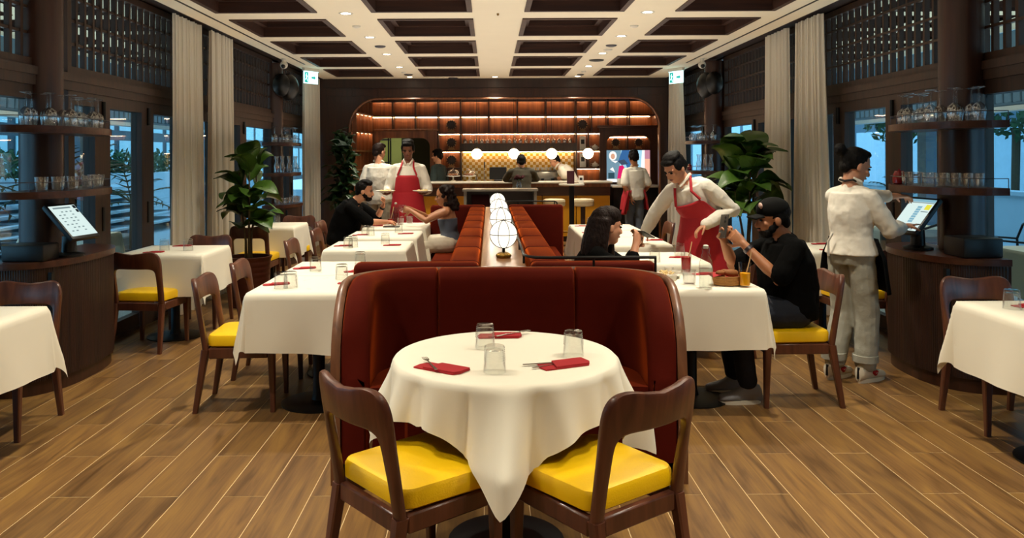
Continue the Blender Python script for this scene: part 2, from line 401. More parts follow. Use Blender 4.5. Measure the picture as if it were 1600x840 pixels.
# ---- walls left and right: beam over the doors, bays with doors below and lattice windows above
def bays(side):
    return [(-2.2, 2.7), (2.9, 5.72), (6.08, 8.45), (8.72, 11.82), (12.18, 14.3)]
STILE = {-1: [[], [3.6, 4.5], [6.62, 7.49], [9.4, 10.4], [12.9]], 1: [[], [3.7, 4.8], [6.84, 7.9], [9.4, 10.4], [12.9]]}
nwin = 0; ndoor = 0
for sd, X in ((-1, GL), (1, GR)):
    nm = 'left' if sd < 0 else 'right'
    wl = MB().box(X-.07, X+.07, -2.2, YB, 2.07, 2.14).box(X-.085, X+.085, -2.2, YB, 2.14, 2.20).box(X-.07, X+.07, -2.2, YB, 3.0, 3.3).build('wall_'+nm, M_FRAMEWOOD); wl['kind'] = 'structure'
    # soffit between ceiling edge and wall
    e = XL if sd < 0 else XR
    MB().box(min(e, X), max(e, X), -2.2, YB, 3.0, 3.05).build('panel', M_DARKWOOD, wl)
    for (a, b), yy in zip([(2.7, 2.9), (8.45, 8.72), ], (0, 1)):
        MB().box(X-.13, X+.13, a, b, 0, 3.0).build('panel', M_DARKWOOD, wl)
    MB().box(X-.03, X+.07, -2.2, 2.7, 0, 3.0).build('panel', M_DARKWOOD, wl)
    for bi, (a, b) in enumerate(bays(sd)):
        if bi == 0: continue
        # lattice window
        nwin += 1
        W = struct('window_%d' % nwin)
        MB().box(X-.045, X+.045, a, b, 2.20, 2.26).box(X-.045, X+.045, a, b, 2.94, 3.0).box(X-.045, X+.045, a, a+.06, 2.26, 2.94).box(X-.045, X+.045, b-.06, b, 2.26, 2.94).build('window_frame', M_FRAMEWOOD, W)
        MB().box(X-.004+sd*.05, X+.004+sd*.05, a, b, 2.2, 3.0).build('pane', M_PANE, W)
        nv = int((b-a-.12)/.125); sl = None
        for i in range(1, nv):
            y = a+.06+(b-a-.12)*i/nv
            if sl is None: sl = MB().box(-.02, .02, -.015, .015, 2.26, 2.94).build('slat', M_FRAMEWOOD, W, (X, y, 0))
            else: inst(sl, W, (X, y, 0))
        for z in (2.44, 2.62, 2.80):
            MB().box(X-.028, X+.012, a+.06, b-.06, z-.01, z+.01).build('glazing_bar', M_FRAMEWOOD, W)
        # glazed doors
        ndoor += 1
        D = struct('door_%d' % ndoor)
        sts = STILE[sd][bi]
        ed = [a]+sts+[b]
        fr = MB().box(X-.05, X+.05, a, b, 1.97, 2.07).box(X-.05, X+.05, a, b, 0, .03).box(X-.05, X+.05, a, a+.09, .03, 1.97).box(X-.05, X+.05, b-.09, b, .03, 1.97)
        for y in sts: fr.box(X-.05, X+.05, y-.13, y+.13, .03, 1.97)
        fr.build('door_frame', M_FRAMEWOOD, D)
        for i in range(len(ed)-1):
            p, q = ed[i]+(.09 if i == 0 else .13), ed[i+1]-(.09 if i == len(ed)-2 else .13)
            MB().box(X-.035, X+.035, p, q, .03, .14).build('bottom_rail', M_DARKWOOD, D)
            MB().box(X-.005, X+.005, p, q, .14, 1.97).build('pane', M_PANE, D)
        for y in sts:
            MB().rbox(X-sd*.05-.012, X-sd*.05+.012, y-.02, y+.02, .95, 1.15, .006).build('handle', M_BLACK, D)
            MB().cyl(.018, 1.86, 2.02, 10, T3(X-sd*.06, y, 0)).build('hinge', M_BLACK, D)
# wall behind the camera
o = MB().box(GL-.1, GR+.1, -2.35, -2.2, 0, 3.3).build('wall_front', M_DARKWOOD); o['kind'] = 'structure'

# ---- panelled wall with rounded bar opening
OL, OR_, OZ, RR = -2.49, 3.03, 2.585, .52
pts = [(GL-.1, 0), (GL-.1, 3.3), (GR+.1, 3.3), (GR+.1, 0), (OR_, 0)]
pts += [(OR_-RR+RR*cos(a), OZ-RR+RR*sin(a)) for a in [PI/2*i/12 for i in range(13)]]
pts += [(OL+RR-RR*sin(a), OZ-RR+RR*cos(a)) for a in [PI/2*i/12 for i in range(13)]]
pts += [(OL, 0)]
RX = Matrix.Rotation(PI/2, 4, 'X')
wb = MB().prism(pts, -.10, 0, Matrix.Translation((0, YB, 0)) @ RX).build('wall_back', M_WALNUT); wb['kind'] = 'structure'
lip = [(OR_+.012, 0)]+[(OR_-RR+(RR+.012)*cos(a), OZ-RR+(RR+.012)*sin(a)) for a in [PI/2*i/12 for i in range(13)]]+[(OL+RR-(RR+.012)*sin(a), OZ-RR+(RR+.012)*cos(a)) for a in [PI/2*i/12 for i in range(13)]]+[(OL-.012, 0)]
MB().tube([(x, YB-.005, z) for x, z in lip], .018, 8).build('moulding', M_BARWOOD, wb)
MB().box(XL, XR, YB-.03, YB, CH-.16, CH).build('cornice', M_DARKWOOD, wb)
for i in range(14):
    x = XL+.05+i*(XR-XL-.1)/13
    if i < 13: MB().box(x+.006, x+(XR-XL-.1)/13-.006, YB-.012, YB, OZ+.06, CH-.18).build('panel', M_WALNUT, wb)
# bar recess: back wall, sides, floor-to-ceiling
wf = MB().box(OL-.1, -2.2, YW, YW+.1, 0, 3.3).box(-1.1, 3.45, YW, YW+.1, 0, 3.3).box(-2.2, -1.1, YW, YW+.1, 2.0, 3.3).box(-2.2, -1.1, YW, YW+.1, 0, .9).build('wall_bar', M_BARWOOD); wf['kind'] = 'structure'
MB().add([(OL, YB+.1, 0), (-2.34, YW, 0), (-2.34, YW, 2.75), (OL, YB+.1, 2.75), (OL-.08, YB+.1, 0), (-2.42, YW, 0), (-2.42, YW, 2.75), (OL-.08, YB+.1, 2.75)],
         [(0, 1, 2, 3), (7, 6, 5, 4), (3, 2, 6, 7), (0, 3, 7, 4), (1, 5, 6, 2)]).build('panel', M_BARWOOD, wf)
MB().box(3.25, 3.35, YB+.1, YW, 0, 2.75).build('panel', M_BARWOOD, wf)
MB().box(OL-.1, 3.4, YB+.1, YW, 2.72, 2.75).build('panel', M_BARWOOD, wf)

# ---- downlights
DL = [(x, 7.77+1.545*k) for x in (-1.39, 1.54) for k in range(-4, 5)]+[(.1, 14.0)]
tr = MB().lathe([(.046, -.004), (.066, -.006), (.07, 0), (.046, 0)], 24, cap=False)
dl0 = None
for i, (x, y) in enumerate(DL):
    sidew = 'left' if x < 0 else ('right' if x > 1 else 'middle')
    nth = ['behind the viewer', 'behind the viewer', 'behind the viewer', 'behind the viewer', 'nearest', 'second', 'third', 'fourth', 'fifth', 'sixth', 'last']
    if y < 6.5 and y > 0 or y < 0: lab = 'recessed downlight of the %s row, out of the frame, %s' % (sidew, {-4: 'behind the front chairs', -3: 'over the round table', -2: 'over the first banquette tables', -1: 'over the third banquette tables'}.get(round((y-7.77)/1.545), 'overhead'))
    elif x == .1: lab = 'round recessed downlight on the middle strip before the bar wall'
    else:
        k = round((y-7.77)/1.545)
        lab = 'round recessed downlight, %s of the %s row counted from the camera' % (['nearest', 'second', 'third', 'fourth', 'fifth and last'][k], sidew)
    t_ = thing('ceiling_light', lab, 'downlight', (x, y, CH), group='recessed ceiling downlights')
    if dl0 is None:
        a_ = tr.build('trim_ring', M_WHITE, t_); b_ = MB().cyl(.046, -.003, 0, 20).build('lens', M_LENS, t_); dl0 = (a_, b_)
    else:
        for q in dl0: inst(q, t_)
    ld = bpy.data.lights.new('downlight_lamp', 'SPOT'); ld.energy = DOWNLIGHT_W; ld.color = (1, .91, .74)
    ld.spot_size = math.radians(102); ld.spot_blend = .8; ld.shadow_soft_size = .04
    lo = bpy.data.objects.new('downlight_lamp', ld); COL.objects.link(lo); lo.parent = t_; lo.location = (0, 0, -.02)
# ================================================================== FURNITURE BUILDERS
def rrect(wd, dp, r, n=5, taper=0):
    P = []
    for cx_, cy_, a0 in ((1, 1, 0), (-1, 1, 90), (-1, -1, 180), (1, -1, 270)):
        for i in range(n+1):
            a = math.radians(a0+90*i/n)
            P.append((cx_*(wd/2-r)+r*cos(a), cy_*(dp/2-r)+r*sin(a)))
    return [(x*(1+taper*y/dp), y) for x, y in P]
def cushion(wd, dp, z0, z1, r=.05, e=.018, crown=.012, taper=0, n=5):
    R = []
    for q, z in ((e*.8, z0), (0, z0+e*.6), (0, z1-e), (e*.35, z1-e*.3), (e*1.2, z1), (e*5, z1+crown*.7), (min(wd, dp)*.35, z1+crown)):
        R.append([(x, y, z) for x, y in rrect(wd-2*q, dp-2*q, max(r-q*.3, .012), n, taper)])
    return MB().loft(R)
def sg(v): return (v > 0)-(v < 0)
def build_chair(label, loc, rz):
    t = thing('dining_chair', label, 'chair', loc, rz)
    # bent back frame: two posts and crest in one arch
    N = 40; O = []; I = []
    for z in (.38, .50, .60): O.append((-.215, z)); I.append((-.170, z))
    for i in range(N+1):
        a = PI-PI*i/N; c_, s_ = cos(a), sin(a)
        x = .215*sg(c_)*abs(c_)**.42; z = .62+.205*abs(s_)**.42
        if z > .7: z -= .034*(cos(PI*x/.215)+1)/2*min(1, (z-.7)/.08)
        O.append((x, z))
        I.append((.170*sg(c_)*abs(c_)**.55, .605+.075*abs(s_)**.55-.010*(cos(PI*c_)+1)/2*abs(s_)))
    for z in (.60, .50, .38): O.append((.215, z)); I.append((.170, z))
    def yy(x, z): return -.200-.065*max(0, z-.38)/.44-.045*(1-(x/.215)**2)*min(1, max(0, (z-.45)/.25))
    rings = []
    h = .017
    for (ox, oz), (ix, iz) in zip(O, I):
        d = Vector((ix-ox, 0, iz-oz)); L = d.length; d /= L; r = .012
        ring = []
        for q, e in ((0, h-r), (r*.3, h-r*.3), (r, h), (L-r, h), (L-r*.3, h-r*.3), (L, h-r), (L, -h+r), (L-r*.3, -h+r*.3), (L-r, -h), (r, -h), (r*.3, -h+r*.3), (0, -h+r)):
            x = ox+d.x*q; z = oz+d.z*q
            ring.append((x, yy(x, z)+e, z))
        rings.append(ring)
    MB().loft(rings).build('back_frame', M_CHAIR, t)
    def leg(x0, y0, x1, y1, w0, w1, z1):
        return MB().loft([[(x0+a*w0/2*(1 if abs(a) > 0 else 0), y0+b*w0/2, 0) for a, b in sq] if k == 0 else [(x1+a*w1/2, y1+b*w1/2, z1) for a, b in sq] for k in (0, 1)], True, False)
    sq = [(-1, -.7), (-.7, -1), (.7, -1), (1, -.7), (1, .7), (.7, 1), (-.7, 1), (-1, .7)]
    for s_ in (-1, 1):
        leg(s_*.205, -.262, s_*.193, -.200, .030, .046, .385).build('leg', M_CHAIR, t)
        leg(s_*.200, .205, s_*.198, .196, .028, .046, .395).build('leg', M_CHAIR, t)
    for a in ((-.17, .17, -.216, -.184, .33, .395), (-.17, .17, .180, .212, .33, .395)):
        MB().rbox(*a, .006, 1).build('seat_rail', M_CHAIR, t)
    for s_ in (-1, 1):
        MB().rbox(min(s_*.18, s_*.212), max(s_*.18, s_*.212), -.18, .175, .33, .395, .006, 1).build('seat_rail', M_CHAIR, t)
    cushion(.43, .425, .397, .475, .05, .02, .014, .09).build('seat', M_YELLOW, t, (0, .018, 0))
    return t
chair0 = None
def chair(x, y, rz, label, group='walnut dining chairs with yellow seats'):
    global chair0
    if chair0 is None:
        chair0 = build_chair(label, (x, y, 0), rz); chair0['group'] = group; return chair0
    return dup(chair0, (x, y, 0), rz, label, group)

def table(x, y, label, rnd=None, group=None):
    t = thing('round_table' if rnd else 'dining_table', label, 'table', (x, y, 0), 0, group)
    if rnd: MB().cyl(rnd, .715, .749, 40).build('tabletop', M_DARKWOOD, t)
    else: MB().box(-.345, .345, -.345, .345, .715, .749).build('tabletop', M_DARKWOOD, t)
    MB().lathe([(.05, .02), (.038, .06), (.038, .66), (.09, .715)], 20).build('pedestal', M_BLACK, t)
    MB().lathe([(.235, 0), (.235, .008), (.20, .016), (.05, .024)], 32).build('base', M_BLACK, t)
    return t
def sketch_marks(seed, parent, z, hx, hy):
    R = random.Random(seed); mb = MB()
    for k in range(11):
        px_, py_ = R.uniform(-hx, hx)*.7, R.uniform(-hy, hy)*.75; s = R.uniform(.008, .028); a0 = R.uniform(0, 6.3); sp = R.uniform(1.2, 5.5); q = R.uniform(.35, .9)
        pts = [(px_+s*cos(a0+sp*i/8), py_+s*q*sin(a0+sp*i/8+k), z) for i in range(9)]
        for i in range(8):
            a, b = Vector(pts[i]), Vector(pts[i+1]); n_ = Vector((-(b-a).y, (b-a).x, 0)); n_ = n_.normalized()*.0009 if n_.length else n_
            mb.add([a-n_, b-n_, b+n_, a+n_], [(0, 1, 2, 3)])
    return mb.build('printed_sketch', M_INK, parent)
M_INK = mat('ink', '#6a6458', .8)
def square_cloth(x, y, label, a=.352, b=.352, drop=.36, seed=0, z=.7515, marks=True, group='white cloths on the square tables'):
    R = random.Random(seed+5)
    ph = [R.uniform(0, 6.28) for _ in range(8)]; N = 44
    def axis(h):
        inner = [-h+2*h*i/10 for i in range(11)]
        outer = [drop*i/16 for i in range(1, 17)]
        return [-h-o for o in reversed(outer)]+inner+[h+o for o in outer]
    U, V = axis(a), axis(b)
    def P(u, v):
        du, dv = max(abs(u)-a, 0), max(abs(v)-b, 0)
        L = math.hypot(du, dv)
        cu, cv = max(-a, min(a, u)), max(-b, min(b, v))
        if L < 1e-9: return (u, v, z+.0006*sin(7*u+ph[0])*sin(6*v+ph[1]))
        dx, dy = du/L*sg(u), dv/L*sg(v)
        cr = 2*abs(dx*dy)                       # 1 on the diagonal of a corner
        s_ = cv if du > dv else cu
        k = min(1, L/drop)
        out = .012*min(1, L/.02)+.055*L*(1+1.7*cr)+k*k*(.012*sin(9*s_+ph[2]+ph[3]*sg(u+v))+.008*sin(19*s_+ph[4]))*(1-cr)
        # the cloth gathers beside each corner
        out += .02*k*sin(6*math.atan2(abs(dy), abs(dx)+1e-9)+ph[5])*cr
        ang = L*(1-.17*cr*k)
        zz = z-ang*.985+.006*(1-min(1, L/.02))-.008*(1-cr)*k*sin(5*s_+ph[6])
        return (cu+dx*out, cv+dy*out, zz)
    mb = MB(); nu = len(U)
    mb.add([P(u, v) for v in V for u in U], [(j*nu+i, j*nu+i+1, (j+1)*nu+i+1, (j+1)*nu+i) for j in range(len(V)-1) for i in range(nu-1)], True)
    o = mb.build('tablecloth', M_CLOTH, None, (x, y, 0), sharp=60)
    tag(o, label, 'tablecloth', group)
    if marks: sketch_marks(seed, o, z+.0012, a, b)
    return o
def round_cloth(x, y, r0, hs, label, z=.7515, rot=PI/4):
    NA, NR = 240, 34; v = []
    for j in range(NR+1):
        for i in range(NA):
            th = 2*PI*i/NA; q = th-rot
            Rm = hs/max(abs(cos(q)), abs(sin(q))); Rm = min(Rm, hs*1.40)
            r = r0*j/10 if j <= 10 else r0+(Rm-r0)*(j-10)/(NR-10)
            if r <= r0: v.append((r*cos(th), r*sin(th), z)); continue
            L = r-r0; k = min(1, L/.3)
            f = 2.3*(abs(sin(5.5*th+.35*sin(3*th)+.75))**.7-.66)+.5*sin(17*th+2.2)+.4*sin(4*th+1.1)
            corner = max(0, cos(4*q)*-1)        # 1 towards a corner of the cloth
            out = .012*min(1, L/.02)+L*.10+.066*k**1.15*f*(.75+.4*corner)+.03*k*corner*k
            twist = -.05*k*corner
            rr = r0+max(out, .004+.02*k)
            v.append((rr*cos(th+twist), rr*sin(th+twist), z-L*.93+.006*(1-min(1, L/.02))+.010*k*f))
    f_ = [(j*NA+i, j*NA+(i+1) % NA, (j+1)*NA+(i+1) % NA, (j+1)*NA+i) for j in range(1, NR) for i in range(NA)]
    f_.append(tuple(NA+i for i in range(NA)))
    mb = MB().add(v, f_, True)
    o = mb.build('tablecloth', M_CLOTH, None, (x, y, 0), sharp=70)
    return tag(o, label, 'tablecloth')

# tumblers standing upside down
tum0 = None
def tumbler(x, y, z, label, group='upside-down ribbed tumblers', rz=0):
    global tum0
    if tum0 is None:
        pr = [(.0425, 0)]
        for k in range(12):
            zz = .006+.0075*k; r = .0425-.0065*zz/.1
            pr += [(r, zz), (r+(.0012 if 4 < k else .0003), zz+.003)]
        pr += [(.0362, .096), (.034, .0995), (.0, .1)]
        pr2 = [(.0, .082), (.0315, .083), (.034, .075), (.0398, .002), (.0412, 0)]
        me = MB().lathe(pr, 22, cap=False).lathe(pr2, 22, cap=False).build('tumbler', M_TUMBLER, None, (x, y, z)); tum0 = me
        return tag(me, label, 'tumbler', group)
    o = tum0.copy(); COL.objects.link(o); o.location = (x, y, z); o.rotation_euler = (0, 0, rz)
    return tag(o, label, 'tumbler', group)
def build_napkin(label, loc, rz):
    o = thing('napkin', label, 'napkin', loc, rz)
    pts = [(-.10, -.045), (.085, -.045), (.10, -.02), (.10, .045), (-.09, .045), (-.105, .0)]
    MB().prism(pts, 0, .004).build('under_fold', M_NAPKIN, o)
    pk = [(-.055, -.044), (.088, -.043), (.101, -.02), (.1, .043), (-.03, .044)]
    def up(p, a):
        return MB().prism(p, .0042, .0105)
    up(pk, 0).build('pocket_fold', M_NAPKIN, o)
    return o
nap0 = None
def napkin(x, y, z, rz, label, group='red napkins at the place settings', s=1):
    global nap0
    if nap0 is None: nap0 = build_napkin(label, (x, y, z), rz); nap0['group'] = group; o = nap0
    else: o = dup(nap0, (x, y, z), rz, label, group)
    o.scale = (s, s, s)
    return o
def fork(x, y, z, rz, label, tilt=0, knife=False):
    mb = MB()
    if knife: mb.prism([(-.10, -.006), (.0, -.009), (.10, -.010), (.105, .0), (.0, .006), (-.10, .006)], 0, .002)
    else:
        mb.prism([(-.09, -.006), (-.02, -.003), (.04, -.003), (.055, -.010), (.066, -.011), (.066, .011), (.055, .010), (.04, .003), (-.02, .003), (-.09, .006)], 0, .002)
        for k in range(4):
            yq = -.0095+k*.0063; mb.prism([(.066, yq-.0014), (.10, yq-.001), (.10, yq+.001), (.066, yq+.0014)], 0, .002)
    o = mb.build('table_knife' if knife else 'fork', M_STEEL, None, (x, y, z))
    o.rotation_euler = (0, tilt, rz)
    return tag(o, label, 'knife' if knife else 'fork')

# ================================================================== ROUND TABLE IN FRONT
TX, TY, TR = .06, 3.23, .438
table(TX, TY, 'round pedestal table under the white cloth, in front of the red booth', TR)
round_cloth(TX, TY, TR+.003,   .625, 'white square cloth draped over the round table, corner hanging at the front')
ZT = .753
chair(-.265, 2.86, -math.radians(50), 'walnut chair with yellow seat at the round table, front left of the picture')
chair(.37, 2.83, math.radians(36.8), 'walnut chair with yellow seat at the round table, front right of the picture')
def on_table(px, py, z=ZT):
    dx = (px-765)-.0045*(py-245); dy = (py-245)+.0045*(px-765)
    d = (1.55-z)*1250/dy
    return dx*d/1250, d
for px, py, lab in ((758, 543, 'upside-down ribbed tumbler before the rear napkin of the round table'), (773, 581, 'upside-down ribbed tumbler on the round table, the one nearest the camera'), (896, 555, 'upside-down ribbed tumbler on the right side of the round table')):
    x, y = on_table(px, py); tumbler(x, y, ZT, lab, 'upside-down tumblers on the round table')
x, y = on_table(690, 576); napkin(x, y, ZT, math.radians(-34), 'red folded napkin with fork tines showing, left on the round table', s=1.0)
fork(x-.045, y+.030, ZT+.0125, math.radians(108), 'fork lying in the left napkin of the round table, tines outwards', 0)
x, y = on_table(881, 570); napkin(x, y, ZT, math.radians(24), 'red folded napkin with cutlery in its pocket, right on the round table', s=1.0)
fork(x-.045, y-.012, ZT+.0045, math.radians(30), 'fork lying in the open pocket of the right napkin', 0)
fork(x-.06, y+.012, ZT+.0045, math.radians(14), 'knife beside the fork in the right napkin pocket', 0, True)
x, y = on_table(781, 525); napkin(x, y, ZT, math.radians(2), 'red folded napkin behind the tumblers at the far edge of the round table', s=.95)
fork(x+.055, y+.0, ZT+.0125, math.radians(38), 'fork lying across the far napkin of the round table', 0)

# ================================================================== CURVED RED BOOTH
BX = .087
def booth_path():
    P = []
    hw, y0, yb, r = .80, 3.78, 4.40, .40
    for i in range(10): P.append((-hw, y0+(yb-r-y0)*i/9))
    for i in range(1, 13):
        a = PI-PI/2*i/12; P.append((-hw+r+r*cos(a), yb-r+r*sin(a)))
    M = 24
    for i in range(1, M): P.append((-hw+r+(2*hw-2*r)*i/M, yb))
    for i in range(0, 13):
        a = PI/2-PI/2*i/12; P.append((hw-r+r*cos(a), yb-r+r*sin(a)))
    for i in range(1, 10): P.append((hw, yb-r-(yb-r-y0)*i/9))
    return P
BP = booth_path()
acc = [0]
for a, b in zip(BP, BP[1:]): acc.append(acc[-1]+math.dist(a, b))
def bnorm(i):
    a, b = BP[max(i-1, 0)], BP[min(i+1, len(BP)-1)]
    d = Vector((b[0]-a[0], b[1]-a[1])).normalized()
    return Vector((d.y, -d.x))
def bh(i):
    s_ = min(acc[i], acc[-1]-acc[i]); q = .34
    return .95 if s_ > q else .52+.43*math.sqrt(max(0, 1-((q-s_)/q)**2))
booth = thing('booth_seat', 'curved red velvet booth with walnut outer shell behind the round table', 'booth', (BX, 0, 0))
def strip(i0, i1, prof, name, m, ease=True):
    rings = []
    for i in range(i0, i1+1):
        n_ = bnorm(i); h = bh(i); k = 1
        if ease and i in (i0, i1): k = .0
        ring = []
        for q, z in prof(h):
            ring.append((BP[i][0]+n_.x*q, BP[i][1]+n_.y*q, z))
        if k == 0:
            c = Vector((sum(p[0] for p in ring)/len(ring), sum(p[1] for p in ring)/len(ring), 0))
            ring2 = [(p[0]+(c.x-p[0])*.25, p[1]+(c.y-p[1])*.25, p[2]-.012 if p[2] > .3 else p[2]) for p in ring]
            d = Vector((BP[min(i+1, len(BP)-1)][0]-BP[max(i-1, 0)][0], BP[min(i+1, len(BP)-1)][1]-BP[max(i-1, 0)][1], 0)).normalized()
            e = .014
            if i == i0: rings.append([(p[0]+d.x*.002, p[1]+d.y*.002, p[2]) for p in ring2]); rings.append([(p[0]+d.x*e, p[1]+d.y*e, p[2]) for p in ring])
            else: rings.append([(p[0]-d.x*e, p[1]-d.y*e, p[2]) for p in ring]); rings.append([(p[0]-d.x*.002, p[1]-d.y*.002, p[2]) for p in ring2])
        else: rings.append(ring)
    return MB().loft(rings).build(name, m, booth, sharp=50)
def pad(h): return [(.004, .10), (.004, h-.03), (.015, h-.01), (.04, h), (.08, h-.002), (.115, h-.018), (.135, h-.06), (.14, h-.15), (.125, .50), (.12, .44), (.12, .10)]
def shell(h): return [(-.045, 0), (-.045, h-.02), (-.03, h-.008), (-.012, h-.008), (0, h-.02), (0, 0)]
iL = min(range(len(BP)), key=lambda i: abs(BP[i][0]+.36)+abs(BP[i][1]-4.4)); iR = len(BP)-1-iL
for a, b in ((0, iL), (iL, iR), (iR, len(BP)-1)): strip(a, b, pad, 'back_pad', M_VELVET)
strip(0, len(BP)-1, shell, 'outer_shell', M_SHELLWOOD, False)
pi_ = [(BP[i][0]+bnorm(i).x*.142, BP[i][1]+bnorm(i).y*.142) for i in range(0, len(BP))]
inner = [(.52, 3.80)]+[(.52*cos(a), 3.80+.18*sin(a)) for a in [PI*i/16 for i in range(1, 16)]]+[(-.52, 3.80)]
MB().prism(pi_+inner, .36, .46).build('seat', M_VELVET, booth)
in2 = [(x*.96, y+.03) for x, y in inner]
MB().prism(pi_+in2, .0, .355).build('base_panel', M_VELVET, booth)

# ================================================================== BACK-TO-BACK BANQUETTES AND CONSOLE
CY0, CY1 = 4.50, 9.86
con = thing('console', 'long narrow wooden console between the two red banquettes', 'console', (.075, 0, 0))
MB().rbox(-.13, .13, CY0, CY1, .905, .935, .006, 1).build('top', M_CONSOLE, con)
MB().box(-.11, .11, CY0+.02, CY1-.02, .0, .905).build('body', M_DARKWOOD, con)
def pad_block(x0, x1, y0, y1, z0, z1, name, parent, r=.035, m=None):
    return MB().rbox(x0, x1, y0, y1, z0, z1, r, 3).build(name, m or M_VELVET, parent, sharp=60)
def banquette(sx, label):
    t = thing('banquette', label, 'banquette', (.085, 0, 0))
    def X(a, b): return (min(sx*a, sx*b), max(sx*a, sx*b))
    n = 7; y0, y1 = 4.64, 9.72
    for i in range(n):
        a, b = y0+(y1-y0)*i/n, y0+(y1-y0)*(i+1)/n
        pad_block(*X(.145, .33), a+.002, b-.002, .47, .95, 'back_cushion', t)
    for i in range(4):
        a, b = y0+(y1-y0)*i/4, y0+(y1-y0)*(i+1)/4
        pad_block(*X(.335, .715), a+.002, b-.002, .34, .462, 'seat_cushion', t, .025)
    pad_block(*X(.145, .86), 4.505, 4.635, .12, .952, 'end_panel', t)
    pad_block(*X(.145, .81), 9.725, 9.855, .12, .965, 'end_panel', t)
    MB().box(*X(.145, .69), 4.64, 9.72, .0, .335).build('plinth', M_DARKWOOD, t)
    return t
banquette(-1, 'long red velvet banquette facing the left row of tables')
banquette(1, 'long red velvet banquette facing the right row of tables, with black rail')
rail = thing('guard_rail', 'thin black metal rail around the top of the right banquette', 'rail', (0, 0, 0))
rp_ = [(.93, 4.47, .985), (.32, 4.47, .985)]+[(.215+.105*(1-sin(a)), 4.47+.105*(1-cos(a)), .985) for a in [PI/2*i/6 for i in range(1, 7)]]
rp_ = [(.93, 4.475, .985), (.33, 4.475, .985), (.26, 4.49, .985), (.215, 4.54, .985), (.195, 4.62, .985), (.195, 9.80, 1.0), (.215, 9.88, 1.0), (.27, 9.91, 1.0), (.80, 9.91, 1.0), (.83, 9.91, .985), (.835, 9.91, .95)]
MB().tube(rp_, .0085, 8).build('top_rail', M_BLACK, rail)
post0 = MB().cyl(.007, 0, 1, 8)
def post(x, y, z0, z1): MB().cyl(.007, z0, z1, 8).build('post', M_BLACK, rail, (x, y, 0))
for x in (.925, .58): post(x, 4.475, 0, .98)
for y in (4.62, 5.3, 6.0, 7.2, 8.4, 9.6): post(.195, y, .935, .985)
for x in (.35, .80): post(x, 9.91, 0, .99)

# globe lamps on the console
gl0 = None
for k, (y, w_) in enumerate(zip((4.88, 6.10, 7.36, 8.62), ('nearest the camera', 'second from the camera', 'third from the camera', 'farthest from the camera'))):
    lab = 'white globe lamp in a wire cage on the console, '+w_
    if gl0 is None:
        g = thing('globe_lamp', lab, 'table lamp', (.083, y, .935), 0, 'globe lamps along the console')
        pr = []
        MB().lathe([(.043, 0), (.045, .006)], 24).build('foot', M_BRASS, g)
        rings = []
        for z, r in ((.006, .042), (.012, .046), (.02, .044), (.03, .032), (.036, .014)):
            rings.append([(r*(1+.06*cos(14*2*PI*j/84))*cos(2*PI*j/84), r*(1+.06*cos(14*2*PI*j/84))*sin(2*PI*j/84), z) for j in range(84)])
        MB().loft(rings).build('fluted_base', M_BRASS, g)
        MB().cyl(.009, .034, .062, 12).build('neck', M_BLACK, g)
        MB().sphere((0, 0, .143), .0815, 32, 20).build('globe', M_GLOBE, g)
        R_ = .0845
        for a in (0, PI/2-.41, PI/2+.41):
            MB().tube([(R_*cos(q)*cos(a), R_*cos(q)*sin(a), .143+R_*sin(q)) for q in [2*PI*i/40 for i in range(40)]], .0018, 6, closed=True).build('wire', M_WIRE, g)
        MB().tube([(R_*cos(q), R_*sin(q), .143) for q in [2*PI*i/40 for i in range(40)]], .0022, 6, closed=True).build('wire', M_WIRE, g)
        MB().sphere((0, 0, .231), .005, 10, 6).build('finial', M_GUN, g)
        gl0 = g
        ld = bpy.data.lights.new('globe_light', 'POINT'); ld.energy = 7; ld.color = (1, .88, .68); ld.shadow_soft_size = .088
        lo = bpy.data.objects.new('globe_light', ld); COL.objects.link(lo); lo.parent = g; lo.location = (0, 0, .143)
    else: dup(gl0, (.083, y, .935), 0, lab)

# ================================================================== TABLES
cz = .753
GT = 'square dining tables under white cloths'
LT = [(5.08, 'first'), (5.80, 'second'), (7.28, 'third'), (8.32, 'fourth'), (9.42, 'fifth')]
RT = [(5.14, 'first'), (6.31, 'second'), (7.55, 'third'), (8.30, 'fourth'), (9.04, 'fifth')]
LX, RXX = -1.09, 1.287
for row, X_, nm in ((LT, LX, 'left'), (RT, RXX, 'right')):
    for k, (y, o_) in enumerate(row):
        table(X_, y, 'pedestal dining table under white cloth, %s from the camera along the %s banquette' % (o_, nm), None, GT)
        square_cloth(X_, y, 'white cloth on the %s table from the camera along the %s banquette' % (o_, nm), drop=.36, seed=k*3+(0 if nm == 'left' else 40), z=.7515+(.0 if nm == 'left' else .0))
# window-side tables
WT = [(-2.76, 3.99, 'front left window table cut by the picture edge'), (-2.75, 6.99, 'window table between the left service station and the curtains'), (-2.62, 9.56, 'window table behind the potted fig on the left'),
      (2.90, 4.02, 'front right window table cut by the picture edge'), (2.90, 7.0, 'window table behind the server at the right')]
for k, (x, y, lab) in enumerate(WT):
    table(x, y, 'pedestal of the '+lab, None, GT)
    square_cloth(x, y, 'white cloth on the '+lab, seed=80+k, drop=.36, marks=False)
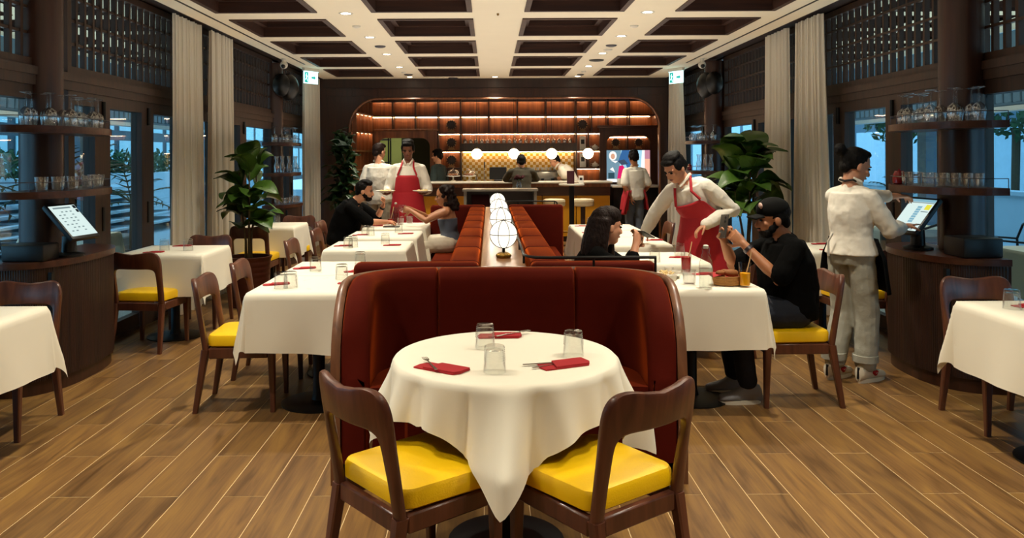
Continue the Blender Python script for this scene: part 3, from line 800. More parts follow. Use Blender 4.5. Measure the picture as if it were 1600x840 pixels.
# ---- chairs
for y, lab in zip((5.08, 5.80, 7.30, 8.34, 9.40), ('at the first table of the left row', 'at the second table of the left row', 'at the third table of the left row', 'at the fourth table of the left row', 'under the seated man in black at the left row')):
    chair(-1.545 if y < 9 else -1.72, y, -PI/2+(.05 if y < 6 else 0), 'walnut chair with yellow seat '+lab)
for y, lab in zip((5.12, 6.33, 7.55, 8.30, 9.04), ('under the man in the black cap', 'at the second right table, before the waiter', 'at the third right table, behind the waiter', 'at the fourth table of the right row', 'at the fifth right table, farthest back')):
    chair(1.76 if y > 5.5 else 1.90, y, PI/2, 'walnut chair with yellow seat '+lab)
chair(-2.80, 6.62, -.10, 'walnut chair with yellow seat pulled to the near side of the left window table')
chair(-2.70, 7.46, PI, 'walnut chair on the far side of the window table beside the left curtains')
chair(-2.80, 4.58, PI+.03, 'dark walnut chair behind the front left window table')
chair(-2.64, 9.02, 0, 'walnut chair with yellow seat behind the potted fig on the left')
chair(-2.45, 10.02, PI, 'walnut chair on the far side of the table behind the potted fig')
chair(2.94, 4.60, PI-.03, 'dark walnut chair behind the front right window table')
chair(2.96, 6.56, .06, 'walnut chair with yellow seat behind the man in the cap, near the server')

# ---- settings on the tables
def setting(X_, y, lab, tl, nl, g='upside-down tumblers on the banquette tables'):
    for k, (dx, dy, w_) in enumerate(tl): tumbler(X_+dx, y+dy, cz, 'upturned tumbler on %s, %s' % (lab, w_), g, k)
    for k, (dx, dy, rz, w_) in enumerate(nl): napkin(X_+dx, y+dy, cz, rz, 'red napkin on %s, %s' % (lab, w_), s=.82)
def xy(px, py): return on_table(px, py, cz)
def tpx(lst, lab, g='upside-down tumblers on the banquette tables'):
    for px, py, w_ in lst:
        x, y = xy(px, py); tumbler(x, y, cz, 'upturned tumbler on %s, %s' % (lab, w_), g, px)
def npx(lst, lab):
    for px, py, rz, w_ in lst:
        x, y = xy(px, py); napkin(x, y, cz, rz, 'red napkin on %s, %s' % (lab, w_), s=.8)
tpx([(439, 450, 'outer one by the left napkin'), (454, 449, 'inner one by the left napkin')], 'the first table of the left row')
tpx([(534, 436, 'on its right side')], 'the first table of the left row')
npx([(432, 444, .3, 'left side'), (548, 442, .2, 'right side, half behind the booth')], 'the first table of the left row')
tpx([(493, 423, 'beside the left napkin'), (563, 414, 'on the right side')], 'the second table of the left row')
npx([(476, 419, .3, 'left side'), (556, 424, .2, 'right side')], 'the second table of the left row')
tpx([(544, 387, 'outer one by the left napkin'), (552, 386, 'inner one by the left napkin'), (602, 381, 'beside the right napkin')], 'the third table of the left row')
npx([(536, 384, .2, 'left side'), (613, 383, .1, 'right side')], 'the third table of the left row')
tpx([(571, 367, 'outer one at the left'), (579, 368, 'inner one at the left'), (623, 363, 'at the right')], 'the fourth table of the left row')
npx([(563, 367, .2, 'left side'), (634, 365, .1, 'right side')], 'the fourth table of the left row')
tpx([(1023, 409, 'hidden partly by the long-haired woman'), (1062, 399, 'at the far edge')], 'the second table of the right row')
npx([(1062, 402, -.2, 'right side')], 'the second table of the right row')
npx([(1022, 375, .0, 'under the hand of the waiter')], 'the third table of the right row')
npx([(909, 353, .0, 'beside a tumbler'), (921, 363, .2, 'nearer the seated woman')], 'the fifth table of the right row')
tpx([(922, 353, 'beside the napkin')], 'the fifth table of the right row')
tpx([(257, 391, 'left one'), (294, 391, 'right one')], 'the window table beside the left curtains', 'tumblers on the window tables')
npx([(240, 394, .1, 'near side'), (285, 384, .1, 'far side')], 'the window table beside the left curtains')
tpx([(403, 346, 'left one'), (433, 348, 'right one')], 'the window table behind the potted fig', 'tumblers on the window tables')
tpx([(1581, 482, 'the only one in the picture')], 'the front right window table', 'tumblers on the window tables')
npx([(1606, 478, .2, 'at the picture edge')], 'the front right window table')
npx([(1282, 381, .0, 'far side'), (1296, 390, -.1, 'near side')], 'the window table behind the server')
# ================================================================== SERVICE STATIONS
def sup(cx, cy, rx, ry, sx, n=60, ex=2.5, ripple=0):
    P = []
    for i in range(n+1):
        a = -PI/2+PI*i/n
        c_, s_ = cos(a), sin(a)
        k = 1+(ripple*cos(i*PI) if ripple else 0)
        P.append((cx+sx*rx*k*abs(c_)**(2/ex), cy+ry*k*sg(s_)*abs(s_)**(2/ex)))
    return P if sx > 0 else P[::-1]
wine0 = None
def wine_glass(x, y, z, label, group, inv=True, s=1.0):
    global wine0
    if wine0 is None:
        pr = [(.031, 0), (.036, .03), (.040, .06), (.034, .088), (.016, .105), (.0055, .112), (.0045, .185), (.010, .190), (.034, .194), (.034, .1975), (0, .198)]
        wine0 = MB().lathe(pr, 18, cap=False).lathe([(.0295, 0), (.0345, .03), (.0385, .06), (.0325, .087), (.0145, .102), (0, .107)], 18, cap=False).build('wine_glass', M_WINE, None, (x, y, z)); o = wine0
    else:
        o = wine0.copy(); COL.objects.link(o); o.location = (x, y, z)
    o.scale = (s, s, s)
    if not inv: o.rotation_euler = (PI, 0, 0); o.location = (x, y, z+.198*s)
    return tag(o, label, 'wine glass', group)
jar0 = None
def water_jar(x, y, z, label, group, s=1.0, h=1.0):
    global jar0
    if jar0 is None:
        jar0 = MB().lathe([(.034, 0), (.036, .004), (.042, .085), (.043, .09)], 18, cap=False).lathe([(0, .006), (.031, .007), (.039, .085), (.0425, .09)], 18, cap=False).build('water_glass', M_WINE, None, (x, y, z)); o = jar0
    else:
        o = jar0.copy(); COL.objects.link(o); o.location = (x, y, z)
    o.scale = (s, s, s*h)
    return tag(o, label, 'glass', group)
def station(wallx, cy_, sd, label, rx=.47, ry=.68, mid='glass'):
    s_ = thing('service_station', label, 'service station', (wallx, cy_, 0))
    sx = -sd
    off = .10*sx
    MB().prism(sup(off*.0, 0, rx-.03, ry-.03, sx, 60), 0, .09).build('plinth', M_WALNUT, s_)
    MB().prism(sup(0, 0, rx-.012, ry-.012, sx, 180, 2.5, .0035), .092, .83).build('cabinet', M_DARKWOOD, s_)
    MB().prism(sup(0, 0, rx, ry, sx, 60), .832, .875).build('counter_top', M_WALNUT_X, s_)
    P = sup(0, 0, rx-.006, ry-.006, sx, 60)
    i0 = 16 if sx > 0 else 44
    MB().box(-.012, .012, -.02, .02, .12, .80).build('door_pull', M_BLACK, s_, (P[i0][0], P[i0][1], 0))
    MB().cyl(.145, .877, 2.95, 28).build('column', M_WALNUT, s_)
    for z in (1.285, 1.725):
        MB().prism(sup(0, 0, rx-.02, ry-.02, sx, 48), z, z+.048).build('shelf', M_WALNUT_X, s_)
        PP = sup(0, 0, rx-.035, ry-.035, sx, 48)
        MB().tube([(p[0], p[1], z+.11) for p in PP], .003, 6).build('gallery_rail', M_GUN, s_)
        for i in range(0, 49, 8): MB().cyl(.003, z+.048, z+.11, 6).build('rail_post', M_GUN, s_, (PP[i][0], PP[i][1], 0))
    return s_
SY = 5.75; SYR = 5.68; SY2 = 11.9; SXL, SXR = -3.22, 3.35
station(SXL, SY, -1, 'dark half-round service station around a wood column, front left', .40, .62)
station(SXR, SYR, 1, 'dark half-round service station around a wood column, beside the server', .43, .55)
station(SXL, SY2, -1, 'far left half-round service station beyond the potted fig', .40, .6)
station(SXR, SY2, 1, 'far right half-round service station behind the waiter', .43, .55)
ORD = ['first', 'second', 'third', 'fourth', 'fifth', 'sixth', 'seventh', 'eighth', 'ninth', 'tenth', 'eleventh', 'twelfth', 'thirteenth', 'fourteenth', 'fifteenth', 'sixteenth', 'seventeenth', 'eighteenth', 'nineteenth', 'twentieth']
def row_on_shelf(fn, wallx, cy_, sd, z, n, a0, a1, lab, grp, r=(.30, .47), jitter=.012, inner=True, s=1.0):
    R = random.Random(int(abs(wallx)*100+cy_*10+z*10))
    sx = -sd
    for i in range(n):
        a = math.radians(a0+(a1-a0)*i/max(1, n-1))
        for lay in ((0, 1) if inner else (0,)):
            k = 1-.30*lay
            x = wallx+sx*r[0]*k*abs(cos(a))**.8; y = cy_+r[1]*k*sg(sin(a))*abs(sin(a))**.8
            fn(x+R.uniform(-jitter, jitter)*.5, y+R.uniform(-jitter, jitter)*.5, z, lab % (ORD[i]+' from the near end'+((' in the outer row', ' in the inner row')[lay] if inner else '')), grp, s=s)
for wx, cy_, sd, n, w_ in ((SXL, SY, -1, 6, 'front left'), (SXR, SYR, 1, 6, 'front right'), (SXL, SY2, -1, 5, 'far left'), (SXR, SY2, 1, 5, 'far right')):
    row_on_shelf(wine_glass, wx, cy_, sd, 1.774, n, -66, 66, 'upside-down wine glass, %s, '+w_+' station', 'wine glasses on the %s station' % w_, s=1.13)
row_on_shelf(water_jar, SXL, SY, -1, 1.334, 7, -50, 62, 'clear water glass, %s, lower shelf of the front left station', 'water glasses on the front left station', inner=False, s=1.05)
row_on_shelf(water_jar, SXR, SYR, 1, 1.334, 7, -66, 18, 'clear water glass, %s, lower shelf of the front right station', 'water glasses on the front right station', inner=False, s=1.05)
row_on_shelf(water_jar, SXL, SY2, -1, .876, 8, -60, 50, 'clear glass, %s, counter of the far left station', 'glasses on the far left counter', inner=False, s=1.05, r=(.32, .5))
# carafes on the far stations
def carafe(x, y, z, label, group):
    o = MB().lathe([(.038, 0), (.04, .09), (.034, .12), (.02, .16), (.022, .2), (.036, .24)], 16, cap=False).lathe([(0, .01), (.036, .012), (.037, .09), (.018, .16), (.033, .238)], 16, cap=False).build('carafe', M_WINE, None, (x, y, z))
    return tag(o, label, 'carafe', group)
for i, a in enumerate((-62, -45, -20, 15, 40)):
    a = math.radians(a)
    carafe(SXL+.30*abs(cos(a))**.8, SY2+.47*sg(sin(a))*abs(sin(a))**.8, 1.334, 'flared glass carafe, %s from the near end, middle shelf of the far left station' % ORD[i], 'carafes on the far left station')
    if i < 3: carafe(SXR-.30*abs(cos(a))**.8, SY2+.42*sg(sin(a))*abs(sin(a))**.8, 1.334, 'flared glass carafe, %s from the near end, middle shelf of the far right station' % ORD[i], 'carafes on the far right station')
M_REDGLASS = mat('red_ceramic', '#8f1418', .2, coat=.4)
for x, y, w_ in ((SXL+.16, SY2-.34, 'the far left station'), (SXR-.32, SY2+.22, 'the far right station')):
    tag(MB().lathe([(.03, 0), (.036, .05), (.026, .085), (.012, .1)], 16).build('candle_pot', M_REDGLASS, None, (x, y, 1.334)), 'small red pot on the middle shelf of '+w_, 'pot')
jar = thing('sugar_jar', 'dark red lidded jar among the water glasses near the server', 'jar', (SXR-.31, SYR+.26, 1.334))
MB().lathe([(.032, 0), (.045, .01), (.046, .06), (.034, .09)], 20).build('body', M_REDGLASS, jar)
MB().lathe([(.036, .09), (.03, .1), (.008, .104), (.008, .114)], 20).build('lid', M_REDGLASS, jar)

# ---- touch screens on the stations
M_SCR = emit('screen_light', '#dff4f0', .52)
M_SCRB = emit('screen_blue', '#8fc4d8', .45); M_SCRY = emit('screen_yellow', '#f2e84a', .5); M_SCRG = emit('screen_grey', '#98aeb0', .36); M_SCRD = emit('screen_dark', '#2a3238', .3)
def pos_terminal(loc, rz, tilt, label, kind):
    t = thing('touch_screen', label, 'screen', loc, rz)
    MB().lathe([(.10, 0), (.10, .015), (.05, .03), (.045, .14)], 24).build('stand', M_BLACKP, t)
    hd = MB().rbox(-.185, .185, -.018, .018, -.145, .145, .012, 2).build('housing', M_BLACKP, t, (0, -.02, .235)); hd.rotation_euler = (tilt, 0, 0); hd.scale = (.80, 1, 1.10)
    MB().box(-.165, .165, -.0195, -.0185, -.122, .125).build('display', M_SCR, hd)
    def blk(x0, x1, z0, z1, m, n='display_field'):
        MB().box(x0, x1, -.0205, -.0196, z0, z1).build(n, m, hd)
    if kind == 'order':
        blk(-.165, .165, .095, .101, M_SCRG); blk(-.165, .165, .104, .125, M_SCRB)
        for i in range(7): blk(-.012, .045, .055-.019*i, .070-.019*i, M_SCRB)
        blk(.085, .15, .045, .085, M_SCRY); blk(.065, .155, .026, .032, M_SCRG); blk(-.05, .11, -.115, -.108, M_SCRG)
    else:
        blk(-.13, .09, .100, .112, M_SCRG); blk(.125, .16, .095, .120, M_SCRD); blk(.130, .16, .062, .086, M_SCRD)
        for i in range(7):
            for j in range(4):
                if (i*3+j) % 5: blk(-.12+.055*j, -.095+.055*j, .07-.026*i, .078-.026*i, M_SCRG)
    return t
pos_terminal((SXL+.30, SY-.20, .876), 1.42, -.75, 'black touch screen showing a table plan on the front left station', 'plan')
pos_terminal((SXR-.28, SYR+.06, .876), -1.42, -.68, 'black touch screen with order columns, touched by the server', 'order')
tag(MB().rbox(-.13, .13, -.12, .12, 0, .13, .012, 2).build('receipt_printer', M_BLACKP, None, (SXR-.14, SYR-.36, .876)), 'low black receipt printer on the right station counter', 'printer')
tag(MB().rbox(-.14, .14, -.10, .10, 0, .11, .012, 2).build('receipt_printer', M_BLACKP, None, (SXL+.16, SY-.42, .876)), 'low black receipt printer on the left station counter', 'printer')

# ================================================================== CURTAINS
def curtain(X, y0, y1, b0, b1, label, folds=8, amp=.038, ph=0.):
    nu, nv = folds*12, 14
    def P(u, v):
        k = v**1.4
        ya, yb = y0+(b0-y0)*k, y1+(b1-y1)*k
        f = sin(2*PI*folds*u+ph)+.35*sin(2*PI*folds*.43*u+ph*2+2*v)
        return (X+amp*(.55+.6*v)*f, ya+(yb-ya)*u+.008*sin(6*PI*folds*u), 2.945-v*2.925)
    o = MB().grid(P, nu, nv).build('curtain', M_CURTAIN, sharp=80)
    return tag(o, label, 'curtain', 'white sheer curtains')
curtain(-3.04, 7.68, 8.46, 7.60, 8.50, 'white sheer curtain on the left wall, near side of the dark post', 8)
curtain(-3.04, 8.70, 9.42, 8.68, 9.46, 'white sheer curtain on the left wall, far side of the dark post', 7, ph=1)
curtain(-3.03, 13.05, 14.22, 13.0, 14.24, 'white sheer curtain in the far left corner by the bar', 9, ph=2)
curtain(3.26, 7.84, 8.48, 7.62, 8.5, 'white sheer curtain on the right wall, near side of the dark post', 8, ph=.5)
curtain(3.26, 8.74, 9.46, 8.68, 9.5, 'white sheer curtain on the right wall, far side of the dark post', 7, ph=1.5)
curtain(3.19, 13.2, 14.2, 12.75, 14.24, 'white sheer curtain in the far right corner by the bar', 9, ph=2.5)

# ================================================================== PLANTS
def leaf_mesh(name, m, L=.3, Wd=.2, fiddle=True):
    nu, nv = 6, 10
    def P(u, v):
        s = v
        wd = (sin(PI*min(1, s**.8))**.8*(.55+.6*s) if fiddle else sin(PI*s**.75)**.9)*Wd/2
        if s >= 1: wd = .002
        x = (u*2-1)*wd
        return (x, s*L, .18*L*sin(PI*s*.9)-.25*L*s*s+abs(x)*.35+.012*sin(9*s+3*u))
    return MB().grid(P, nu, nv).mesh(name, m)
LEAF = leaf_mesh('leaf', M_LEAF, .30, .27); LEAFD = leaf_mesh('leaf', M_LEAFD, .2, .11, False)
def put_leaf(me, parent, pos, yaw, pitch, roll, s):
    o = bpy.data.objects.new('leaf', me); COL.objects.link(o); o.parent = parent
    o.matrix_local = Matrix.Translation(pos) @ Matrix.Rotation(yaw, 4, 'Z') @ Matrix.Rotation(pitch, 4, 'X') @ Matrix.Rotation(roll, 4, 'Y') @ Matrix.Scale(s, 4)
    return o
def plant(loc, label, me, top, spread, n, seed, pot=True, low=.75, ls=1.0, poth=.52, potr=.23):
    R = random.Random(seed)
    t = thing('potted_fig', label, 'plant', loc)
    rings = []
    for z, r in ((0, potr*.78), (.02, potr*.8), (poth*.3, potr*.9), (poth*.6, potr*.98), (poth-.03, potr), (poth-.03, potr*1.05), (poth, potr*1.05), (poth, potr*.92), (poth-.05, potr*.9)):
        rings.append((r, z))
    pr = []
    for i in range(28):
        z = poth*i/28; pr.append((potr*(.80+.2*i/28)+(.006 if i % 3 == 0 else 0), z))
    pr += [(potr*1.05, poth-.005), (potr*1.05, poth), (potr*.92, poth), (potr*.9, poth-.06)]
    MB().lathe(pr, 32).build('pot', M_POT, t)
    MB().cyl(potr*.88, poth-.07, poth-.045, 24).build('soil', M_SOIL, t)
    tr_ = MB(); br = []
    for k in range(3):
        a = k*2.1+seed; q = [(0.03*cos(a), .03*sin(a), poth-.05), (.05*cos(a)*spread*2, .05*sin(a)*spread*2, (poth+low)/2), (.16*cos(a)*spread*2, .16*sin(a)*spread*2, low+(top-low)*.45), (.2*cos(a)*spread*1.6, .2*sin(a)*spread*1.6, top-.15)]
        tr_.tube(q, [.016, .013, .010, .006], 8); br.append(q)
    tr_.build('stem', M_STEM, t)
    for i in range(n):
        q = br[i % 3]; f = R.uniform(.0, 1)
        z = low+(top-low)*f
        ax = R.uniform(0, 2*PI); b_ = q[2] if f < .7 else q[3]
        pos = Vector((b_[0]*R.uniform(.5, 1), b_[1]*R.uniform(.5, 1), z-.05))
        pit = math.radians(R.uniform(-5, 35) if f < .6 else R.uniform(25, 75))
        put_leaf(me, t, pos, ax, pit, R.uniform(-.5, .5), ls*R.uniform(.75, 1.15)*spread/.3)
    return t
plant((-2.54, 8.42, 0), 'broad-leaved fig tree in a ribbed bronze pot on the left side', LEAF, 1.55, .31, 46, 3, low=.84)
plant((2.68, 8.35, 0), 'broad-leaved fig tree behind the man in the black cap', LEAF, 1.60, .38, 56, 11, low=.92)
plant((-2.42, 13.3, 0), 'tall dense dark green tree beside the far left curtain', LEAFD, 1.86, .40, 150, 5, low=.75, ls=1.0, poth=.4)

# ================================================================== SPEAKERS, EXIT SIGNS, CAMERAS, DETECTORS
for sd, X, w_ in ((-1, GL, 'left'), (1, GR, 'right')):
    t = thing('wall_speaker', 'round black loudspeaker high on the far %s column' % w_, 'speaker', (X-sd*.26, 11.9, 2.60))
    MB().sphere((0, 0, 0), (.15, .20, .2), 24, 16).build('cabinet', M_BLACKP, t)
    MB().sphere((-sd*.0+sd*.06, -.16, .02), (.13, .13, .17), 20, 12).build('horn', M_BLACKP, t)
    MB().cyl(.03, 0, .26, 10, Matrix.Rotation(sd*PI/2, 4, 'Y')).build('bracket', M_BLACK, t)
    x = -2.80 if sd < 0 else 2.98
    e = thing('exit_sign', 'lit green and white exit sign with running figure, far %s ceiling corner' % w_, 'exit sign', (x, 12.55 if sd < 0 else 12.75, CH), -sd*1.0)
    M_EX = MATS.get('exit_white') or emit('exit_white', '#a8ecec', 1.8); M_EXG = MATS.get('exit_green') or emit('exit_green', '#1f9a8c', .8)
    MB().rbox(-.16, .16, -.03, .03, -.05, 0, .006, 1).build('housing', M_WHITE, e)
    MB().box(-.15, .15, -.006, .006, -.24, -.05).build('panel', M_EX, e)
    MB().box(-.15, .15, -.020, -.008, -.056, -.05).build('lamp_strip', M_EX, e)
    g = MB()
    yq = -.0075
    def q2(pts): g.add([(a, yq, b) for a, b in pts], [tuple(range(len(pts)))])
    q2([(-.135, -.225), (-.06, -.225), (-.06, -.065), (-.135, -.065)][0:4])
    q2([(.10, -.145), (.06, -.11), (.06, -.13), (.01, -.13), (.01, -.16), (.06, -.16), (.06, -.18)])
    g.build('pictogram', M_EXG, e)
    m2 = MB()
    yq2 = -.0085
    for pts in ([(-.105, -.085), (-.09, -.085), (-.09, -.1), (-.105, -.1)], [(-.115, -.105), (-.09, -.105), (-.085, -.155), (-.105, -.155)], [(-.1, -.155), (-.088, -.155), (-.068, -.21), (-.08, -.21)], [(-.108, -.155), (-.096, -.155), (-.115, -.185), (-.132, -.185)], [(-.09, -.11), (-.068, -.135), (-.074, -.142), (-.095, -.12)]):
        m2.add([(a, yq2, b) for a, b in pts], [(0, 1, 2, 3)])
    m2.build('running_figure', M_EX, e)
    c = thing('security_camera', 'small dome camera hanging under the ceiling edge, %s side' % w_, 'camera', ((-2.90 if sd < 0 else 3.06), 11.3 if sd < 0 else 11.5, CH))
    MB().cyl(.03, -.05, 0, 14).build('mount', M_WHITE, c); MB().sphere((0, 0, -.09), .055, 18, 12).build('housing', M_WHITE, c)
    MB().sphere((0, -.025, -.105), .036, 14, 8).build('lens', M_BLACKP, c)
for px, py, r, lab, m in ((557, 40.5, .045, 'white smoke detector between the two left coffer columns', M_WHITE), (594, 72, .07, 'flat round grey ceiling vent on the left light strip', M_GUN), (638, 116, .075, 'flat round vent near the last left downlight', M_GUN), (708, 121.5, .09, 'wide flat vent before the bar wall', M_GUN),
                          (991, 40, .045, 'white smoke detector beside the nearest right downlights', M_WHITE), (955, 70.5, .07, 'flat round grey ceiling vent on the right light strip', M_GUN), (950, 77, .06, 'round beige detector next to the right vent', M_WHITE), (932, 93.5, .11, 'dark wide ceiling vent on the right light strip', M_BLACK), (907, 116, .06, 'small dark vent before the last right downlight', M_GUN), (912, 111, .04, 'small white detector before the last right downlight', M_WHITE), (778, 21, .012, 'tiny sprinkler head in the middle of the ceiling', M_BRASS), (631, 112.5, .04, 'small white detector before the last left downlight', M_WHITE)):
    dx = (px-765)-.0045*(py-245); dy = (py-245)+.0045*(px-765); d = -(CH-1.55)*1250/dy
    tag(MB().lathe([(r*.5, -.022), (r*.9, -.014), (r, -.004), (r, 0)], 20).build('ceiling_vent' if 'vent' in lab else ('sprinkler' if 'sprink' in lab else 'smoke_detector'), m, None, (dx*d/1250, d, CH)), lab, 'vent' if 'vent' in lab else 'detector')
# ================================================================== BAR
def arch_panel(x0, x1, z0, z1, a, b, oz, r, y0, y1):
    P = [(x0, z0), (x0, z1), (x1, z1), (x1, z0), (b, z0)]
    P += [(b-r+r*cos(q), oz-r+r*sin(q)) for q in [PI/2*i/8 for i in range(9)]]
    P += [(a+r-r*sin(q), oz-r+r*cos(q)) for q in [PI/2*i/8 for i in range(9)]]
    P += [(a, z0)]
    return MB().prism(P, -(y1-y0), 0, Matrix.Translation((0, y0, 0)) @ RX)
K16 = 16/1250
def bx_(px): return (px-765)*K16
sh = thing('bar_shelving', 'lit walnut shelf wall above the bar with open compartments', 'shelving', (0, 0, 0))
yb0, yb1 = 15.70, 15.995
DV = [582, 616, 651, 686, 720.5, 764, 808, 852, 898, 922, 947, 980, 1016]
XB0, XB1 = bx_(582)+.005, 3.24
Z1, Z2, Z3, Z4 = 2.675, 2.345, 2.005, 1.655
def led(x0, x1, z, y=yb1-.085):
    MB().box(x0, x1, y-.008, y, z-.013, z-.005).build('led_strip', M_LED, sh)
def shelf(x0, x1, z, th=.028): MB().box(x0, x1, yb0, yb1, z, z+th).build('shelf', M_WALNUT_X, sh)
shelf(XB0, XB1, Z1); shelf(XB0, XB1, Z2)
shelf(bx_(686), bx_(937), Z3)
shelf(bx_(686), bx_(720.5), Z4); shelf(bx_(898), bx_(937), Z4)
MB().box(bx_(720.5), bx_(898), yb0-.02, yb1, Z4, Z4+.16).build('rack_rail', M_DARKWOOD, sh)
shelf(bx_(686), bx_(720.5), 1.31); shelf(bx_(898), bx_(937), 1.31)
for p, q in zip(DV, DV[1:]):
    led(bx_(p)+.03, bx_(q)-.03, Z1); led(bx_(p)+.03, bx_(q)-.03, Z2)
led(bx_(686)+.02, bx_(720)-.02, Z3); led(bx_(724), bx_(896), Z3); led(bx_(898)+.02, bx_(936), Z3)
led(bx_(686)+.02, bx_(720)-.02, Z4); led(bx_(724), bx_(896), Z4); led(bx_(898)+.02, bx_(936), Z4); led(bx_(898)+.02, bx_(936), 1.31)
MB().box(XB0, XB1, 15.85, 15.865, Z1-.035, Z1).build('light_lip', M_WALNUT_X, sh)
for p in DV[1:-1]:
    lo = Z3+.028 if 686 <= p < 940 else 2.09
    MB().box(bx_(p)-.012, bx_(p)+.012, yb0+.01, yb1, lo, Z1).build('divider', M_WALNUT, sh)
for p in (686, 720.5, 898, 937):
    MB().box(bx_(p)-.015, bx_(p)+.015, yb0, yb1, .9, Z3).build('divider', M_WALNUT, sh)
MB().box(bx_(917)-.012, bx_(917)+.012, yb0+.02, yb1, 1.338, Z3).build('divider', M_WALNUT, sh)
MB().rbox(XB0-.0, bx_(686)+.02, 15.60, 15.70, 2.062, 2.10, .012, 2).build('cornice', M_BARWOOD, sh)
# checked tile splashback
def check_mat():
    m, t, b = nmat('checked_tiles'); b.inputs['Roughness'].default_value = .25
    tx = t.nodes.new('ShaderNodeTexCoord'); ck = t.nodes.new('ShaderNodeTexChecker'); ck.inputs['Scale'].default_value = 1/.058
    ck.inputs['Color1'].default_value = lin('#f1e3b4'); ck.inputs['Color2'].default_value = lin('#c8951f')
    mp = t.nodes.new('ShaderNodeMapping'); mp.inputs['Location'].default_value = (.003, .0131, .003)
    t.links.new(tx.outputs['Object'], mp.inputs[0]); t.links.new(mp.outputs[0], ck.inputs['Vector']); t.links.new(ck.outputs['Color'], b.inputs['Base Color'])
    return m
M_CHECK = check_mat()
MB().box(bx_(721.5)+.01, bx_(897)-.01, yb1-.012, yb1-.002, .95, Z4).build('tiled_splashback', M_CHECK, sh)
# side shelves that wrap around the left end of the bar recess
for z in (2.345, 2.005, 1.655, 1.31):
    MB().add([(-2.485+.0, 14.42, z), (-2.40, 14.42, z), (-2.26, 15.60, z), (-2.345, 15.60, z), (-2.485, 14.42, z+.028), (-2.40, 14.42, z+.028), (-2.26, 15.60, z+.028), (-2.345, 15.60, z+.028)], [(3, 2, 1, 0), (4, 5, 6, 7), (0, 1, 5, 4), (1, 2, 6, 5), (2, 3, 7, 6), (3, 0, 4, 7)]).build('side_shelf', M_BARWOOD, sh)
    if z > 2: MB().add([(-2.44, 14.5, z-.004), (-2.43, 14.5, z-.004), (-2.30, 15.55, z-.004), (-2.31, 15.55, z-.004)], [(3, 2, 1, 0)]).build('led_strip', M_LED, sh)
for k in range(5):
    y = 14.46+k*.27; x = -2.48+.14*(y-14.42)/1.18
    MB().box(x, x+.075, y-.012, y+.012, .02, 2.62).build('side_divider', M_BARWOOD, sh)
# left pass-through to the kitchen, with curved top corners
kp = thing('kitchen_hatch', 'walnut wall section with a round-cornered hatch to the green-lit kitchen', 'hatch', (0, 0, 0))
arch_panel(-2.33, bx_(686)-.02, 0, 2.06, -2.19, -1.165, 1.925, .17, 15.62, 15.70).build('panel', M_BARWOOD, kp)
MB().box(-2.19, -1.165, 15.63, 15.69, 0, .9).build('panel', M_BARWOOD, kp)
M_KWALL = mat('kitchen_wall', '#b3b57a', .6, var=.05)
ko = MB().box(-3.0, -.6, 18.4, 18.45, 0, 2.6).box(-3.0, -2.95, 16.1, 18.4, 0, 2.6).box(-.65, -.6, 16.1, 18.4, 0, 2.6).box(-3, -.6, 16.1, 18.4, 2.55, 2.6).box(-3, -.6, 16.1, 18.4, .0, .02).build('wall_kitchen', M_KWALL); ko['kind'] = 'structure'
ld = bpy.data.lights.new('kitchen_tube', 'AREA'); ld.energy = 9; ld.color = (.95, 1, .62); ld.size = 1.4; ld.shape = 'RECTANGLE'; ld.size_y = .3
lo = bpy.data.objects.new('kitchen_tube', ld); COL.objects.link(lo); lo.location = (-1.8, 17.2, 2.5)
M_DKGREEN = mat('kitchen_door_paint', '#2c3212', .5)
tag(MB().box(-1.72, -1.12, 16.9, 16.95, .021, 2.3).build('kitchen_door', M_DKGREEN), 'dark olive door standing inside the kitchen hatch', 'door')
ck_ = thing('kitchen_rack', 'dark steel rack inside the kitchen, left in the hatch', 'rack', (-2.45, 17.6, .02))
for x in (-.25, .25):
    for y in (-.18, .18): MB().box(x-.015, x+.015, y-.015, y+.015, 0, 2.0).build('post', M_BLACK, ck_)
for z in (.4, .9, 1.4, 1.9): MB().box(-.25, .25, -.18, .18, z, z+.03).build('shelf', M_GUN, ck_)
tag(MB().box(-2.02, -1.86, 18.37, 18.395, 1.45, 2.0).build('wall_cabinet', M_DKGREEN), 'tall dark cabinet on the kitchen back wall', 'cabinet')
tag(MB().box(-1.80, -1.60, 18.38, 18.395, 1.70, 2.0).build('notice_board', M_GUN), 'framed notice on the kitchen back wall', 'notice')
# right wall section with niche and picture screen
rs = thing('screen_surround', 'walnut wall section with rounded niche above a bright picture screen', 'wall unit', (0, 0, 0))
arch_panel(2.14, 3.25, 0, 2.10, 2.27, 3.12, 1.94, .14, 15.52, 15.60).build('panel', M_WALNUT, rs)
MB().rbox(2.1, 3.25, 15.44, 15.6, 2.10, 2.15, .012, 2).build('cornice', M_WALNUT_X, rs)
MB().box(2.27, 3.12, 15.53, 15.69, 1.668, 1.69).build('shelf', M_WALNUT_X, rs)
MB().box(2.15, 3.24, 15.69, 15.70, 0, 2.1).build('back_panel', M_BARWOOD, rs)
MB().box(2.27, 3.12, 15.675, 15.685, 1.915, 1.925).build('led_strip', M_LED, rs)
MB().box(2.67, 2.70, 15.54, 15.69, 1.69, 1.94).build('divider', M_WALNUT, rs)
ps = thing('picture_screen', 'bright screen showing a cook in blue shirt and pink apron', 'screen', (2.695, 15.56, 1.36))
def scr(n, m, polys, y):
    mb = MB()
    for P in polys: mb.prism([(a, b) for a, b in P], 0, .003, Matrix.Translation((0, y, 0)) @ RX)
    return mb.build(n, m, ps)
MB().box(-.42, .42, 0, .03, -.31, .31).build('housing', M_BLACKP, ps)
scr('backdrop', emit('screen_sky', '#9fd0e6', 0.60), [[(-.42, -.31), (.42, -.31), (.42, .31), (-.42, .31)]], -.001)
